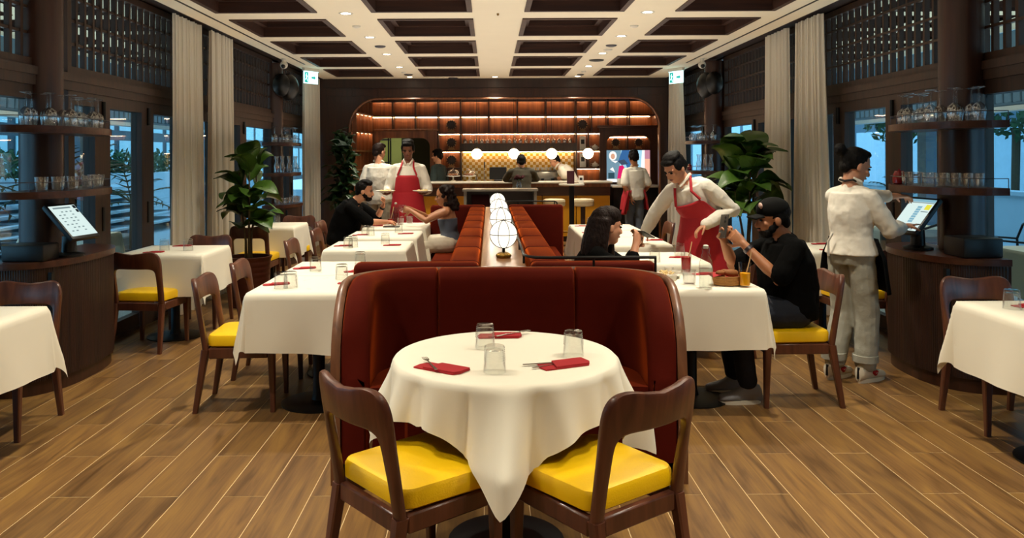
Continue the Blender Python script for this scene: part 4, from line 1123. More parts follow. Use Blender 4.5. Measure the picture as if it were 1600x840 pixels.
def ell(cx, cz_, rx, rz, n=20, a0=0): return [(cx+rx*cos(2*PI*i/n+a0), cz_+rz*sin(2*PI*i/n+a0)) for i in range(n)]
scr('right_pillar', emit('screen_peach', '#f0b49a', 0.60), [[(.32, -.31), (.42, -.31), (.42, .14), (.32, .14)]], -.005)
scr('right_band', emit('screen_rose', '#c98a9e', 0.54), [[(.32, .14), (.42, .14), (.42, .31), (.32, .31)]], -.005)
scr('steel_wall', emit('screen_steel', '#7fa2b4', 0.48), [[(-.42, -.31), (-.2, -.31), (-.14, .31), (-.42, .31)]], -.005)
scr('white_panel', emit('screen_white', '#f2f2ee', 0.66), [[(.22, -.31), (.32, -.31), (.32, .31), (.27, .31)], [(-.42, -.31), (.42, -.31), (.42, -.25), (-.42, -.25)]], -.006)
scr('shirt', emit('screen_shirt', '#3d6fa8', 0.48), [[(-.20, .08), (-.12, .31), (.02, .31), (.10, .16), (.14, -.2), (.02, -.12), (-.06, .05)]], -.010)
scr('sleeve', emit('screen_sleeve', '#4a5a72', 0.42), [[(-.21, .10), (-.08, .13), (.0, .04), (-.13, .02)]], -.014)
scr('apron', emit('screen_pink', '#e0246c', 0.54), [[(-.22, -.25), (.03, -.25), (-.03, -.1), (-.11, .02), (-.18, .0)]], -.018)
for P in (ell(-.30, .2, .075, .09), ell(.115, .2, .06, .085), [(-.34, .11), (-.2, .1), (-.25, .06)], [(-.36, -.06), (-.26, -.12), (-.3, -.02)]): scr('cut_out', MATS.get('screen_card') or emit('screen_card', '#f4efe8', 0.66), [P], -.010)
for P in (ell(-.30, .19, .04, .055), ell(.115, .19, .032, .05)): scr('face', MATS.get('screen_skin') or emit('screen_skin', '#e0a888', 0.54), [P], -.014)
scr('pot', emit('screen_pot', '#3a5a66', 0.42), [[(-.39, -.24), (-.27, -.24), (-.27, -.13), (-.39, -.13)]], -.010)

# ---- bar counters
bc = thing('bar_counter', 'long bar counter with marble top, dark band and yellow front panels', 'bar counter', (0, 0, 0))
BCX0, BCX1, BY0, BY1 = -1.55, 2.22, 14.55, 15.15
MB().rbox(BCX0, BCX1, BY0-.12, BY1, 1.065, 1.10, .008, 2).build('counter_top', M_MARBLE, bc)
MB().box(BCX0+.03, BCX1-.03, BY0, BY1-.04, .84, 1.063).build('dark_band', M_WALNUT_X, bc)
MB().box(BCX0+.03, BCX1-.03, BY0-.06, BY0, 1.0, 1.06).build('armrest_moulding', M_BARWOOD, bc)
n = 6
for i in range(n):
    a = BCX0+.03+(BCX1-BCX0-.06)*i/n; b = BCX0+.03+(BCX1-BCX0-.06)*(i+1)/n
    MB().rbox(a+.006, b-.006, BY0, BY0+.05, .10, .838, .006, 1).build('front_panel', M_YPANEL, bc)
MB().box(BCX0+.03, BCX1-.03, BY0+.06, BY1-.04, .0, .838).build('carcass', M_DARKWOOD, bc)
fx = thing('foot_rail', 'steel foot rail along the yellow bar front', 'rail', (0, 0, 0))
MB().tube([(BCX0+.1, BY0-.16, .2), (BCX1-.1, BY0-.16, .2)], .018, 10).build('tube', M_BRASS, fx)
for i in range(5): MB().box(BCX0+.3+i*.8, BCX0+.33+i*.8, BY0-.16, BY0-.002, 0, .2).build('bracket', M_BRASS, fx)
rc = thing('service_counter', 'black counter with pale top under the picture screen', 'counter', (0, 0, 0))
MB().rbox(2.26, 3.20, 14.75, 15.45, .97, 1.01, .008, 2).build('counter_top', M_MARBLE, rc)
MB().box(2.29, 3.17, 14.80, 15.43, 0, .968).build('carcass', M_BLACK, rc)
tag(MB().rbox(2.42, 2.75, 15.05, 15.25, 1.011, 1.13, .01, 1).build('glass_case', M_CERAMIC), 'low pale display case on the counter below the screen', 'display case')
tag(MB().lathe([(.03, 0), (.03, .12), (.012, .16), (.012, .2)], 14).build('bottle', M_REDGLASS, None, (3.02, 15.2, 1.011)), 'dark bottle on the counter right of the small server', 'bottle')
bk = thing('back_counter', 'dark back counter under the checked tiles', 'counter', (0, 0, 0))
MB().box(bx_(690), bx_(935), 15.45, 15.69, .0, .90).build('carcass', M_DARKWOOD, bk)
MB().box(bx_(688), bx_(936), 15.42, 15.69, .902, .93).build('counter_top', M_STEEL, bk)

# ---- things on bar and shelves
M_BRONZE = mat('old_bronze', '#a88458', .4, .4, var=.25, scale=30)
def medal(x, y, z, label, s=1.0):
    t = thing('mantel_ornament', label, 'ornament', (x, y, z), 0, 'round carved ornaments on the bar shelves')
    Y = Matrix.Rotation(PI/2, 4, 'X')
    MB().lathe([(.075, -.02), (.095, -.015), (.10, 0), (.095, .015), (.075, .02), (.07, .008), (0, .008)], 28, Matrix.Translation((0, 0, .15)) @ Y).build('medallion', M_DARKWOOD, t)
    mb = MB()
    for i in range(12): mb.sphere((.088*cos(i*PI/6), -.014, .15+.088*sin(i*PI/6)), .014, 8, 6)
    mb.build('beading', M_BRONZE, t)
    MB().rbox(-.07, .07, -.03, .03, 0, .03, .008, 1).rbox(-.05, .05, -.025, .025, .03, .06, .008, 1).build('base', M_BRONZE, t)
    t.scale = (s, s, s)
for px, z, w_ in ((706, Z3+.029, 'upper left niche of the bar'), (706, Z4+.029, 'middle left niche of the bar'), (706, 1.339, 'lower left niche of the bar'), (909, Z3+.029, 'niche above the framed pictures')):
    medal(bx_(px), 15.84, z, 'round dark carved ornament in the '+w_)
for x, w_ in ((2.46, 'left'), (2.91, 'right')): medal(x, 15.61, 1.691, 'round dark carved ornament above the screen, %s of the pair' % w_, .85)
for i in range(20):
    px = 727+i*8.63
    o = wine_glass((px-765)*15.8/1250, 15.80, 1.797, 'stemmed glass hanging upside down above the tiles, %s from the left' % ORD[i], 'wine glasses hanging above the bar', True, 1.0)
    if i == 0: rack_me = o.data.copy(); rack_me.materials[0] = M_RACKGLASS
    o.data = rack_me
# rack bars that carry the feet
rk = thing('glass_rack', 'wooden rack under the shelf holding the hanging wine glasses', 'rack', (0, 0, 0))
for i in range(21): MB().box(-.006, .006, 15.72, 15.95, 1.998, 2.004).build('runner', M_WALNUT, rk, ((727+(i-.5)*8.63-765)*15.8/1250, 0, 0))
def framed(x, y, z, w_, h, label):
    t = thing('framed_card', label, 'picture', (x, y, z))
    f_ = MB().box(-w_/2, w_/2, -.006, .006, 0, h).build('card', M_CERAMIC, t); f_.rotation_euler = (-.08, 0, 0)
    g = MB().box(-w_*.28, w_*.28, -.008, -.0065, h*.42, h*.75).build('print', M_BLACKP, f_)
    MB().box(-.01, .01, .0, .05, 0, .008).build('easel', M_BLACK, t)
framed(bx_(909), 15.82, Z4+.029, .12, .27, 'white card with dark portrait in the upper bar niche')
framed(bx_(909), 15.82, 1.339, .12, .27, 'white card with dark portrait in the lower bar niche')
def teapot(x, y, z, label):
    t = thing('teapot', label, 'teapot', (x, y, z))
    MB().lathe([(.04, 0), (.06, .02), (.065, .05), (.05, .08), (.02, .09)], 20).build('body', M_CERAMIC, t)
    MB().lathe([(.03, .086), (.012, .1), (.012, .112), (0, .114)], 14).build('lid', M_CERAMIC, t)
    MB().tube([(.06, 0, .03), (.09, 0, .05), (.105, 0, .085)], [.014, .010, .008], 8).build('spout', M_CERAMIC, t)
    MB().tube([(-.055, 0, .07), (-.09, 0, .07), (-.09, 0, .03), (-.06, 0, .025)], .006, 8).build('handle', M_CERAMIC, t)
teapot(bx_(928), 15.84, Z4+.029, 'small white teapot in the upper right bar niche')
teapot(bx_(928), 15.84, 1.339, 'small white teapot in the lower right bar niche')
for px, w_ in ((736, 'left'), (744, 'right')): tag(MB().lathe([(.03, 0), (.032, .06), (.03, .1)], 14).build('shaker', M_STEEL, None, ((px-765+150)*15.6/1250, 15.56, .931)), 'steel shaker on the back counter by the bent barman, %s one' % w_, 'shaker', 'steel shakers on the back counter')
def cloche(x, y, z, label):
    t = thing('cake_stand', label, 'cake stand', (x, y, z))
    MB().lathe([(.06, 0), (.05, .01), (.015, .03), (.015, .08), (.10, .09), (.13, .095), (.13, .102), (0, .102)], 24).build('stand', M_CERAMIC, t)
    MB().lathe([(.115, .104), (.115, .15), (.09, .19), (.04, .215), (0, .22)], 24, cap=False).build('dome', M_WINE, t)
    MB().sphere((0, 0, .232), .014, 12, 8).build('knob', M_WINE, t)
    for i in range(4): MB().sphere((.055*cos(i*1.6), .055*sin(i*1.6), .122), (.035, .035, .022), 10, 6).build('pastry', MATS.get('pastry') or mat('pastry', '#8a4e22', .7, var=.3), t)
cloche((708-765)*14.85/1250, 14.85, 1.101, 'glass-domed cake stand on the bar, next to the man in dark green')
cloche((733-765)*14.85/1250, 14.9, 1.101, 'glass-domed cake stand on the bar, right one of the two')
mo = thing('till_monitor', 'black till monitor standing on the bar', 'monitor', ((778-765)*14.9/1250, 14.9, 1.101))
MB().rbox(-.16, .16, -.02, .02, .03, .26, .01, 1).build('screen', M_BLACKP, mo); MB().rbox(-.08, .08, -.06, .06, 0, .03, .01, 1).build('foot', M_BLACKP, mo)
em = thing('espresso_machine', 'chrome espresso machine behind the bar beside the bent barman', 'coffee machine', ((848-765)*15.3/1250, 15.52, .931))
MB().rbox(-.30, .30, -.14, .14, .05, .33, .02, 2).build('body', M_STEEL, em); MB().rbox(-.31, .31, -.15, .15, .33, .36, .01, 1).build('cup_tray', M_STEEL, em)
for x in (-.2, 0, .2): MB().cyl(.03, .15, .2, 12, T3(x, -.17, 0)).build('group_head', M_BLACK, em)
for i in range(7): MB().lathe([(.02, 0), (.035, .05)], 12).build('cup', M_CERAMIC, em, (-.24+.08*i, 0, .361))
for x in (-.22, .22):
    for y in (-.1, .1): MB().cyl(.02, 0, .05, 8).build('foot', M_BLACK, em, (x, y, 0))
tp = thing('beer_tap', 'thin chrome tap on the bar before the tiles', 'tap', ((757-765)*14.95/1250, 15.0, 1.101))
MB().tube([(0, 0, 0), (0, 0, .2), (0, -.05, .24), (0, -.1, .2)], .01, 10).build('spout', M_STEEL, tp); MB().cyl(.012, .2, .36, 10).build('lever', M_BLACK, tp)
tq = thing('sink_faucet', 'curved chrome faucet beside the cake stands', 'faucet', ((744-765)*15.0/1250, 15.02, 1.101))
MB().tube([(0, 0, 0), (0, 0, .12), (-.03, 0, .17), (-.10, 0, .18), (-.14, 0, .14)], .009, 10).build('spout', M_STEEL, tq)
# ---- pendants
for k, px in enumerate((745, 803, 862, 919)):
    x = (px-765)*14.8/1250
    p = thing('globe_pendant', 'white glass globe pendant over the bar, %s from the left' % ('first', 'second', 'third', 'fourth')[k], 'pendant light', (x, 14.8, 1.605), 0, 'globe pendants over the bar')
    MB().sphere((0, 0, 0), .098, 24, 16).build('globe', M_PENDANT, p)
    MB().cyl(.02, .092, .125, 12).build('cap', M_BRASS, p); MB().cyl(.004, .125, 1.115, 6).build('cable', M_BLACK, p)
# ---- stools
def stool(x, y, label):
    t = thing('bar_stool', label, 'stool', (x, y, 0), 0, 'round stools at the bar')
    MB().lathe([(.10, .68), (.185, .69), (.195, .72), (.19, .755), (.196, .765), (.19, .80), (.15, .815), (0, .818)], 28).build('seat', MATS.get('cream_leather') or mat('cream_leather', '#cdbd9a', .45, var=.05), t)
    MB().cyl(.042, .02, .68, 16).build('post', M_WALNUT, t); MB().lathe([(.2, 0), (.2, .012), (.05, .03)], 28).build('base', M_BLACK, t)
stool((866-765)*13.9/1250, 13.95, 'round cream bar stool, partly behind the high table post')
stool((911-765)*13.9/1250, 13.95, 'round cream bar stool right of the high table')
stool((815-765)*13.85/1250, 13.85, 'bar stool under the man in the olive jacket')
ht = thing('high_table', 'tall round pale table on a black post before the bar', 'table', ((892-765)*13.2/1250, 13.1, 0))
MB().lathe([(.20, 1.075), (.21, 1.08), (.21, 1.10), (.20, 1.105), (0, 1.105)], 32).build('tabletop', M_MARBLE, ht); MB().cyl(.042, .02, 1.075, 16).build('post', M_BLACK, ht); MB().lathe([(.22, 0), (.22, .012), (.05, .03)], 28).build('base', M_BLACK, ht)
hx = (892-765)*13.2/1250
mn = tag(MB().box(-.06, .06, -.012, .012, 0, .21).build('menu_card', mat('burgundy_card', '#3c0c18', .5), None, (hx-.02, 13.06, 1.106)), 'upright burgundy menu on the high round table', 'menu')
framed(hx+.16, 13.15, 1.106, .08, .13, 'small white framed card on the high round table')
# ---- marble host stand with roses
hs = thing('host_stand', 'grey marble host stand with open shelf before the bar', 'host stand', (.15, 11.6, 0))
for x in (-.52, .48): MB().box(x, x+.04, -.2, .2, 0, 1.06).build('side_panel', M_GREYMARBLE, hs)
MB().box(-.54, .54, -.22, .22, 1.06, 1.09).build('top', M_GREYMARBLE, hs); MB().box(-.48, .48, .16, .19, .0, 1.06).build('back_panel', mat('veined_marble', '#6e5f50', .3, var=.5, scale=2.5), hs)
MB().box(-.48, .48, -.2, .16, .80, .83).build('shelf', M_GREYMARBLE, hs); MB().box(-.48, .48, -.19, -.16, .0, .80).build('front_panel', M_GREYMARBLE, hs)
o = tag(MB().box(-.13, .13, -.01, .01, 0, .19).build('menu_stack', M_PIPING, None, (-.13, 11.58, .831)), 'dark red menus leaning in the host stand shelf', 'menu'); o.rotation_euler = (-.5, 0, .1)
tag(MB().rbox(-.09, .09, -.06, .06, 0, .02, .005, 1).build('tablet', M_BLACKP, None, (.42, 11.5, .831)), 'black tablet lying in the host stand shelf', 'tablet')
vz = thing('rose_vase', 'glass vase of dark red roses on the host stand', 'vase', (.42, 11.52, 1.091))
MB().lathe([(.035, 0), (.045, .04), (.03, .09), (.04, .12)], 16, cap=False).build('vase', M_WINE, vz)
R_ = random.Random(4); M_ROSE = mat('rose', '#4a0a16', .7, var=.3, scale=30)
for i in range(9):
    a = i*2.4; r = .018*math.sqrt(i)+.005; p = (r*cos(a)*1.2, r*sin(a)*1.2, .165+R_.uniform(-.015, .02))
    MB().tube([(r*.1, 0, .01), p], .0025, 6).build('stem', M_STEM, vz); MB().sphere(p, (.026, .026, .022), 10, 8).build('bloom', M_ROSE, vz)
for i in range(6): put_leaf(LEAFD, vz, Vector((0, 0, .11)), i*1.05, .3, 0, .4)

# ================================================================== MEAL ON THE FIRST RIGHT TABLE AND THE FAR LEFT TABLE
M_WATER = thinglass('water', (.9, .93, .92, 1), 1.33, .02, .9, .02)
M_JUICE = mat('orange_juice', '#ffb000', .3, var=.04); M_REDDRINK = mat('red_drink', '#a00e10', .25, var=.15)
M_STRAW = mat('straw', '#d9b27e', .6); M_WICKER = mat('wicker', '#a9773c', .7, var=.35, scale=40, bump=.5, bscale=90)
M_BREAD = mat('bread_crust', '#8a5426', .75, var=.3, scale=20, bump=.3); M_CREAM = mat('cream_food', '#e3c98e', .6, var=.2, scale=40)
def bottle(x, y, z, label, s=1.0):
    t = thing('water_bottle', label, 'bottle', (x, y, z))
    pr = [(.038, 0)]
    for k in range(9): pr += [(.040, .006+.012*k), (.0412, .012+.012*k)]
    pr += [(.041, .125), (.040, .15), (.030, .178), (.016, .20), (.014, .225), (.0165, .23), (.0165, .238), (.012, .24)]
    MB().lathe(pr, 22, cap=False).build('glass', M_TUMBLER, t)
    MB().lathe([(0, .004), (.036, .005), (.038, .12)], 20, cap=True).build('water', M_WATER, t)
    MB().lathe([(.013, .238), (.016, .245), (.016, .258), (.008, .262)], 14).build('stopper', M_CERAMIC, t)
    for s_ in (-1, 1): MB().tube([(s_*.016, 0, .25), (s_*.024, 0, .24), (s_*.02, 0, .215), (s_*.03, -.005, .19)], .0015, 6).build('swing_wire', M_STEEL, t)
    t.scale = (s, s, s)
x, y = xy(1103, 450); bottle(x, y, cz, 'swing-top water bottle on the first right table', 1.0)
def tall_glass(x, y, label, drink, lvl, straw):
    t = thing('tall_glass', label, 'drinking glass', (x, y, cz))
    MB().lathe([(.030, 0), (.032, .01), (.036, .15)], 20, cap=False).build('glass', M_TUMBLER, t)
    MB().lathe([(0, .010), (.0285, .011), (.0285+.005*lvl/.14, lvl)], 20).build('drink', drink, t)
    MB().tube([(-.01, 0, .015), (.028, 0, .155), (.04, 0, .215)], .0035, 8).build('straw', M_STRAW, t)
x, y = xy(1164, 448); tall_glass(x, y, 'tall glass of orange juice with a straw by the bread basket', M_JUICE, .085, 1)
x, y = xy(1072, 427); tall_glass(x, y, 'tall glass of red iced drink on the first right table', M_REDDRINK, .11, 1)
for px, py, w_ in ((1077, 444, 'left of the water bottle'), ):
    x, y = xy(px, py); water_jar(x, y, cz, 'short tumbler of water '+w_, 'water tumblers on the first right table', 1.0)
    tum_ = None
bk_ = thing('bread_basket', 'oval wicker basket with bread on the first right table', 'basket', (*xy(1137, 445), cz))
rings = []
for k in range(9):
    z = .004+.052*k/8; q = 1+.12*k/8; rp2 = .0025*(k % 2)
    rings.append([((.085*q+rp2)*cos(2*PI*i/40), (.062*q+rp2)*sin(2*PI*i/40), z) for i in range(40)])
rings += [[(.088*cos(2*PI*i/40), .063*sin(2*PI*i/40), .05) for i in range(40)], [(.078*cos(2*PI*i/40), .055*sin(2*PI*i/40), .012) for i in range(40)]]
MB().loft(rings).build('basket', M_WICKER, bk_)
MB().tube([(.097*cos(2*PI*i/40), .071*sin(2*PI*i/40), .057) for i in range(40)], .004, 6, closed=True).build('rim', M_WICKER, bk_)
mb = MB(); mb.grid(lambda u, v: ((u-.5)*.17, (v-.5)*.12, .045+.02*sin(5*u+3*v)+.02*abs(u-.5)), 10, 8); o = tag(mb.build('napkin', M_NAPKIN, None, (bk_.location.x-.02, bk_.location.y, cz+.0)), 'red napkin lining the bread basket', 'napkin')
for i, (dx, dy, s, a) in enumerate(((-.045, .0, .8, .4), (.02, -.005, 1.1, .1), (.05, .02, .8, 1.2), (-.01, .03, .9, 2.0))):
    o = MB().sphere((0, 0, 0), (.042*s, .026*s, .022*s), 16, 10).build('bread_roll', M_BREAD, None, (bk_.location.x+dx, bk_.location.y+dy, cz+.074)); o.rotation_euler = (0, .1, a)
    tag(o, 'brown bread roll in the basket, ' + ('left one', 'front one', 'right one', 'rear one')[i], 'bread', 'bread rolls in the basket')
def dish(x, y, r, label, food):
    t = thing('plate', label, 'plate', (x, y, cz))
    MB().lathe([(r*.55, 0), (r*.6, .004), (r, .018), (r, .021), (r*.6, .008), (0, .007)], 28).build('dish', M_CERAMIC, t)
    R = random.Random(int(x*100)); mb = MB()
    for i in range(26):
        a = R.uniform(0, 6.28); q = r*.5*math.sqrt(R.random()); p = Vector((q*cos(a), q*sin(a), .015+R.uniform(0, .03)*(1-q/r)))
        mb.tube([p, p+Vector((R.uniform(-.03, .03), R.uniform(-.03, .03), R.uniform(0, .014)))], .004, 5)
    mb.build('food', food, t)
dish(*xy(1037, 433), .11, 'white plate of fries half behind the booth edge', M_CREAM)
for px, py, w_ in ((1045, 425, 'left ramekin'), (1056, 431, 'right ramekin'), (1050, 438, 'front saucer')):
    x, y = xy(px, py); tag(MB().lathe([(.026, 0), (.033, .035), (.030, .035), (.026, .02), (0, .02)], 18).build('ramekin', M_CERAMIC, None, (x, y, cz)), 'small white dish beside the plate of fries, '+w_, 'dish', 'small dishes on the first right table')
x, y = xy(1100, 428); napkin(x, y, cz, .1, 'red napkin behind the water bottle', s=.8)
# far left table
x, y = xy(618, 349); bottle(x-.01, y+.12, cz, 'clear water bottle between the couple on the left', .95)
x, y = xy(610, 351); tall_glass(x, y, 'dark red drink with a straw before the seated man on the left', M_REDDRINK, .07, 1)
x, y = xy(640, 349); water_jar(x, y, cz, 'water tumbler near the hands of the woman on the left', 'tumblers of the couple', 1.0)
x, y = xy(627, 350.5); water_jar(x, y-.08, cz, 'water tumbler in the middle of the couple', 'tumblers of the couple', .95)
x, y = xy(586, 352.5); napkin(x, y, cz, .1, 'red napkin before the man in black on the left', s=.9)
tag(MB().box(-.09, .09, -.06, .06, 0, .012).build('menu', M_BLACKP, None, (*xy(612, 354.5), cz)), 'black folder on the table of the couple', 'menu')
tag(MB().box(-.10, .10, -.07, .07, 0, .004).build('paper_mat', M_WHITE, None, (*xy(596, 350), cz)), 'white paper beside the man in black on the left', 'paper')
# ================================================================== PEOPLE
def skin(name, col): 
    m = mat(name, col, .5, var=.06, scale=12, bump=.05, bscale=120)
    b = m.node_tree.nodes['Principled BSDF']; b.inputs['Subsurface Weight'].default_value = .08; b.inputs['Subsurface Radius'].default_value = (.02, .008, .004)
    return m
SK_L = skin('skin_light', '#c98f6e'); SK_M = skin('skin_medium', '#a8704c'); SK_D = skin('skin_brown', '#7c4a30')
M_HAIRB = mat('black_hair', '#0a0706', .6, spec=.15, var=.5, scale=30, bump=.5, bscale=90, stretch=(3, 3, .4))
M_HAIRBR = mat('brown_hair', '#1c0f0a', .6, spec=.15, var=.5, scale=30, bump=.6, bscale=60, stretch=(2, 2, .5))
M_EYE = mat('eye_dark', '#14100e', .15); M_LIP = mat('lips', '#8a4a40', .45)
M_SHIRT = mat('white_shirt', '#e4ddce', .8, var=.04, scale=10, bump=.15, bscale=30)
M_TEE = mat('black_tee', '#060606', .95, spec=.1, var=.2, scale=10, bump=.15, bscale=30)
M_APRON = mat('red_apron', '#a8101f', .75, var=.08, scale=10, bump=.1, bscale=60)
M_BAPRON = mat('black_apron', '#070708', .9, spec=.15, var=.1)
M_JEANS = mat('pale_jeans', '#a5a497', .85, var=.12, scale=12, bump=.2, bscale=60)
M_NAVY = mat('navy_jeans', '#131a28', .85, var=.2, scale=12, bump=.2, bscale=60)
M_BLUEJ = mat('blue_jeans', '#566070', .85, var=.15, scale=12, bump=.2)
M_BLKTR = mat('black_trousers', '#080808', .9, spec=.15, var=.1)
M_BEIGE = mat('beige_trousers', '#9a907e', .85, var=.08)
M_OLIVE = mat('olive_jacket', '#3c3524', .85, var=.12, scale=12); M_DGREEN = mat('dark_green_suit', '#1c2a28', .85, var=.1)
M_GREYTOP = mat('grey_blue_top', '#566070', .8, var=.1); M_WHSK = mat('white_linen', '#d9cfbc', .85, var=.08, scale=14, bump=.3, bscale=25)
M_SHOE = mat('canvas_shoe', '#cfc6b2', .7, var=.06); M_SOLE = mat('rubber_sole', '#e4dcc8', .6); M_GREYSHOE = mat('grey_shoe', '#8f8f92', .7, var=.1); M_BLKSHOE = mat('black_shoe', '#121113', .5)
TEX = bpy.data.textures.new('cloth_folds', 'CLOUDS'); TEX.noise_scale = .09; TEX.noise_depth = 2
TEXH = bpy.data.textures.new('hair_locks', 'CLOUDS'); TEXH.noise_scale = .025; TEXH.noise_depth = 2
V = Vector
def V3(t): return Vector(t)
def chain(mb, pts, rad, n=14):
    pts = [V3(p) for p in pts]
    mb.tube(pts, rad, n)
    for p, r in zip(pts, rad): mb.sphere(p, r*.995, 12, 8)
def remesh(o, vox, smooth=4, disp=0, tex=None):
    m = o.modifiers.new('voxel', 'REMESH'); m.mode = 'VOXEL'; m.voxel_size = vox; m.use_smooth_shade = True
    if disp:
        d = o.modifiers.new('folds', 'DISPLACE'); d.texture = tex or TEX; d.strength = disp; d.mid_level = .5; d.texture_coords = 'LOCAL'
    if smooth:
        s = o.modifiers.new('smooth', 'SMOOTH'); s.factor = .5; s.iterations = smooth
    return o
def standing(h=1.75, wide=1.0):
    k = h/1.75
    J = dict(pelvis=(0, 0, .95), waist=(0, 0, 1.09), chest=(0, .0, 1.28), shc=(0, -.01, 1.42), neck=(0, -.005, 1.49), head=(0, .02, 1.635),
             hipR=(.09, 0, .91), kneeR=(.095, .02, .50), ankR=(.095, -.01, .085), hipL=(-.09, 0, .91), kneeL=(-.095, .02, .50), ankL=(-.095, -.01, .085),
             shR=(.172*wide, -.01, 1.405), elR=(.235*wide, -.04, 1.13), wrR=(.25*wide, .05, .885), shL=(-.172*wide, -.01, 1.405), elL=(-.235*wide, -.04, 1.13), wrL=(-.25*wide, .05, .885))
    J = {a: V3(b)*k for a, b in J.items()}
    J.update(hdR=V3((0, .25, -1)), hdL=V3((0, .25, -1)), look=V3((0, 1, 0)), toeR=V3((.03, 1, 0)), toeL=V3((-.03, 1, 0)), paR=V3((-1, 0, 0)), paL=V3((1, 0, 0)), up=V3((0, 0, 1)))
    return J
def torso_secs(J, wd=1.0, belly=0, fem=False):
    pts = [J['pelvis']+(J['pelvis']-J['waist']).normalized()*.07, J['pelvis'], J['waist'], J['chest'], J['shc']]
    latP = (J['hipR']-J['hipL']).normalized(); latS = (J['shR']-J['shL']).normalized()
    rx = [.135, .165, .140, .160, .135] if not fem else [.14, .168, .122, .138, .115]
    ry = [.095, .115, .105+belly*.7, .120+belly*.3, .085] if not fem else [.10, .115, .09, .105, .075]
    S = []
    for i, p in enumerate(pts):
        ax = (pts[min(i+1, 4)]-pts[max(i-1, 0)]).normalized()
        lat = (latP*(1-i/4)+latS*(i/4)).normalized(); lat = (lat-ax*lat.dot(ax)).normalized()
        fw = ax.cross(lat).normalized()
        c = p+fw*(belly*.5 if i == 2 else belly*.2 if i in (1, 3) else 0)
        S.append((c, lat, fw, rx[i]*wd, ry[i]*(wd*.5+.5)))
    return S
def sec_interp(S, t):
    t = max(0, min(len(S)-1.001, t)); i = int(t); f = t-i; f = f*f*(3-2*f)
    a, b = S[i], S[i+1]
    return tuple(a[k]*(1-f)+b[k]*f for k in range(5))
def torso_loft(mb, S, t0, t1, off, n=22, m=12):
    R = []
    for k in range(m+1):
        c, la, fw, rx, ry = sec_interp(S, t0+(t1-t0)*k/m)
        R.append([c+la*((rx+off)*cos(2*PI*j/n))+fw*((ry+off)*sin(2*PI*j/n)) for j in range(n)])
    mb.loft(R)
def hand(mb, wr, d, palm, side, curl=.5, s=1.0, spread=.10, point=False):
    d = d.normalized(); pn = (palm-d*palm.dot(d)).normalized(); sd = d.cross(pn).normalized()*side
    # palm as a flat loft, then five fingers
    R = []
    for q, w_, h_ in ((-.012, .024, .020), (.02, .034, .018), (.055, .041, .016), (.085, .040, .013)):
        c = wr+d*q*s
        R.append([c+sd*(w_*s*cos(2*PI*j/14))+pn*(h_*s*sin(2*PI*j/14)) for j in range(14)])
    mb.loft(R)
    L = [.072, .080, .075, .060]
    for f in range(4):
        off = (-.031+.0205*f)*s
        base = wr+d*.080*s+sd*(-off)
        ang = (f-1.5)*-spread
        dd = (d*cos(ang)+sd*sin(ang)*1.0).normalized(); p = base; pts = [p-dd*.015*s, p]; c_ = 0
        cu = curl if not (point and f == 0) else .05
        for q, g in ((.46, .55), (.30, .75), (.24, .6)):
            c_ += cu*g*1.5
            v = dd*cos(c_)+pn*sin(c_)
            p = p+v*L[f]*q*s; pts.append(p)
        chain(mb, pts, [.0095*s, .0095*s, .0088*s, .0078*s, .0068*s], 8)
    b = wr+d*.022*s+sd*(.028*s)
    v1 = (d*.62+sd*.72+pn*.35).normalized(); v2 = (d*.85+sd*.25+pn*(.35+.5*curl)).normalized()
    chain(mb, [b-v1*.012*s, b+v1*.038*s, b+v1*.038*s+v2*.030*s, b+v1*.038*s+v2*.055*s], [.012*s, .0115*s, .0098*s, .008*s], 8)
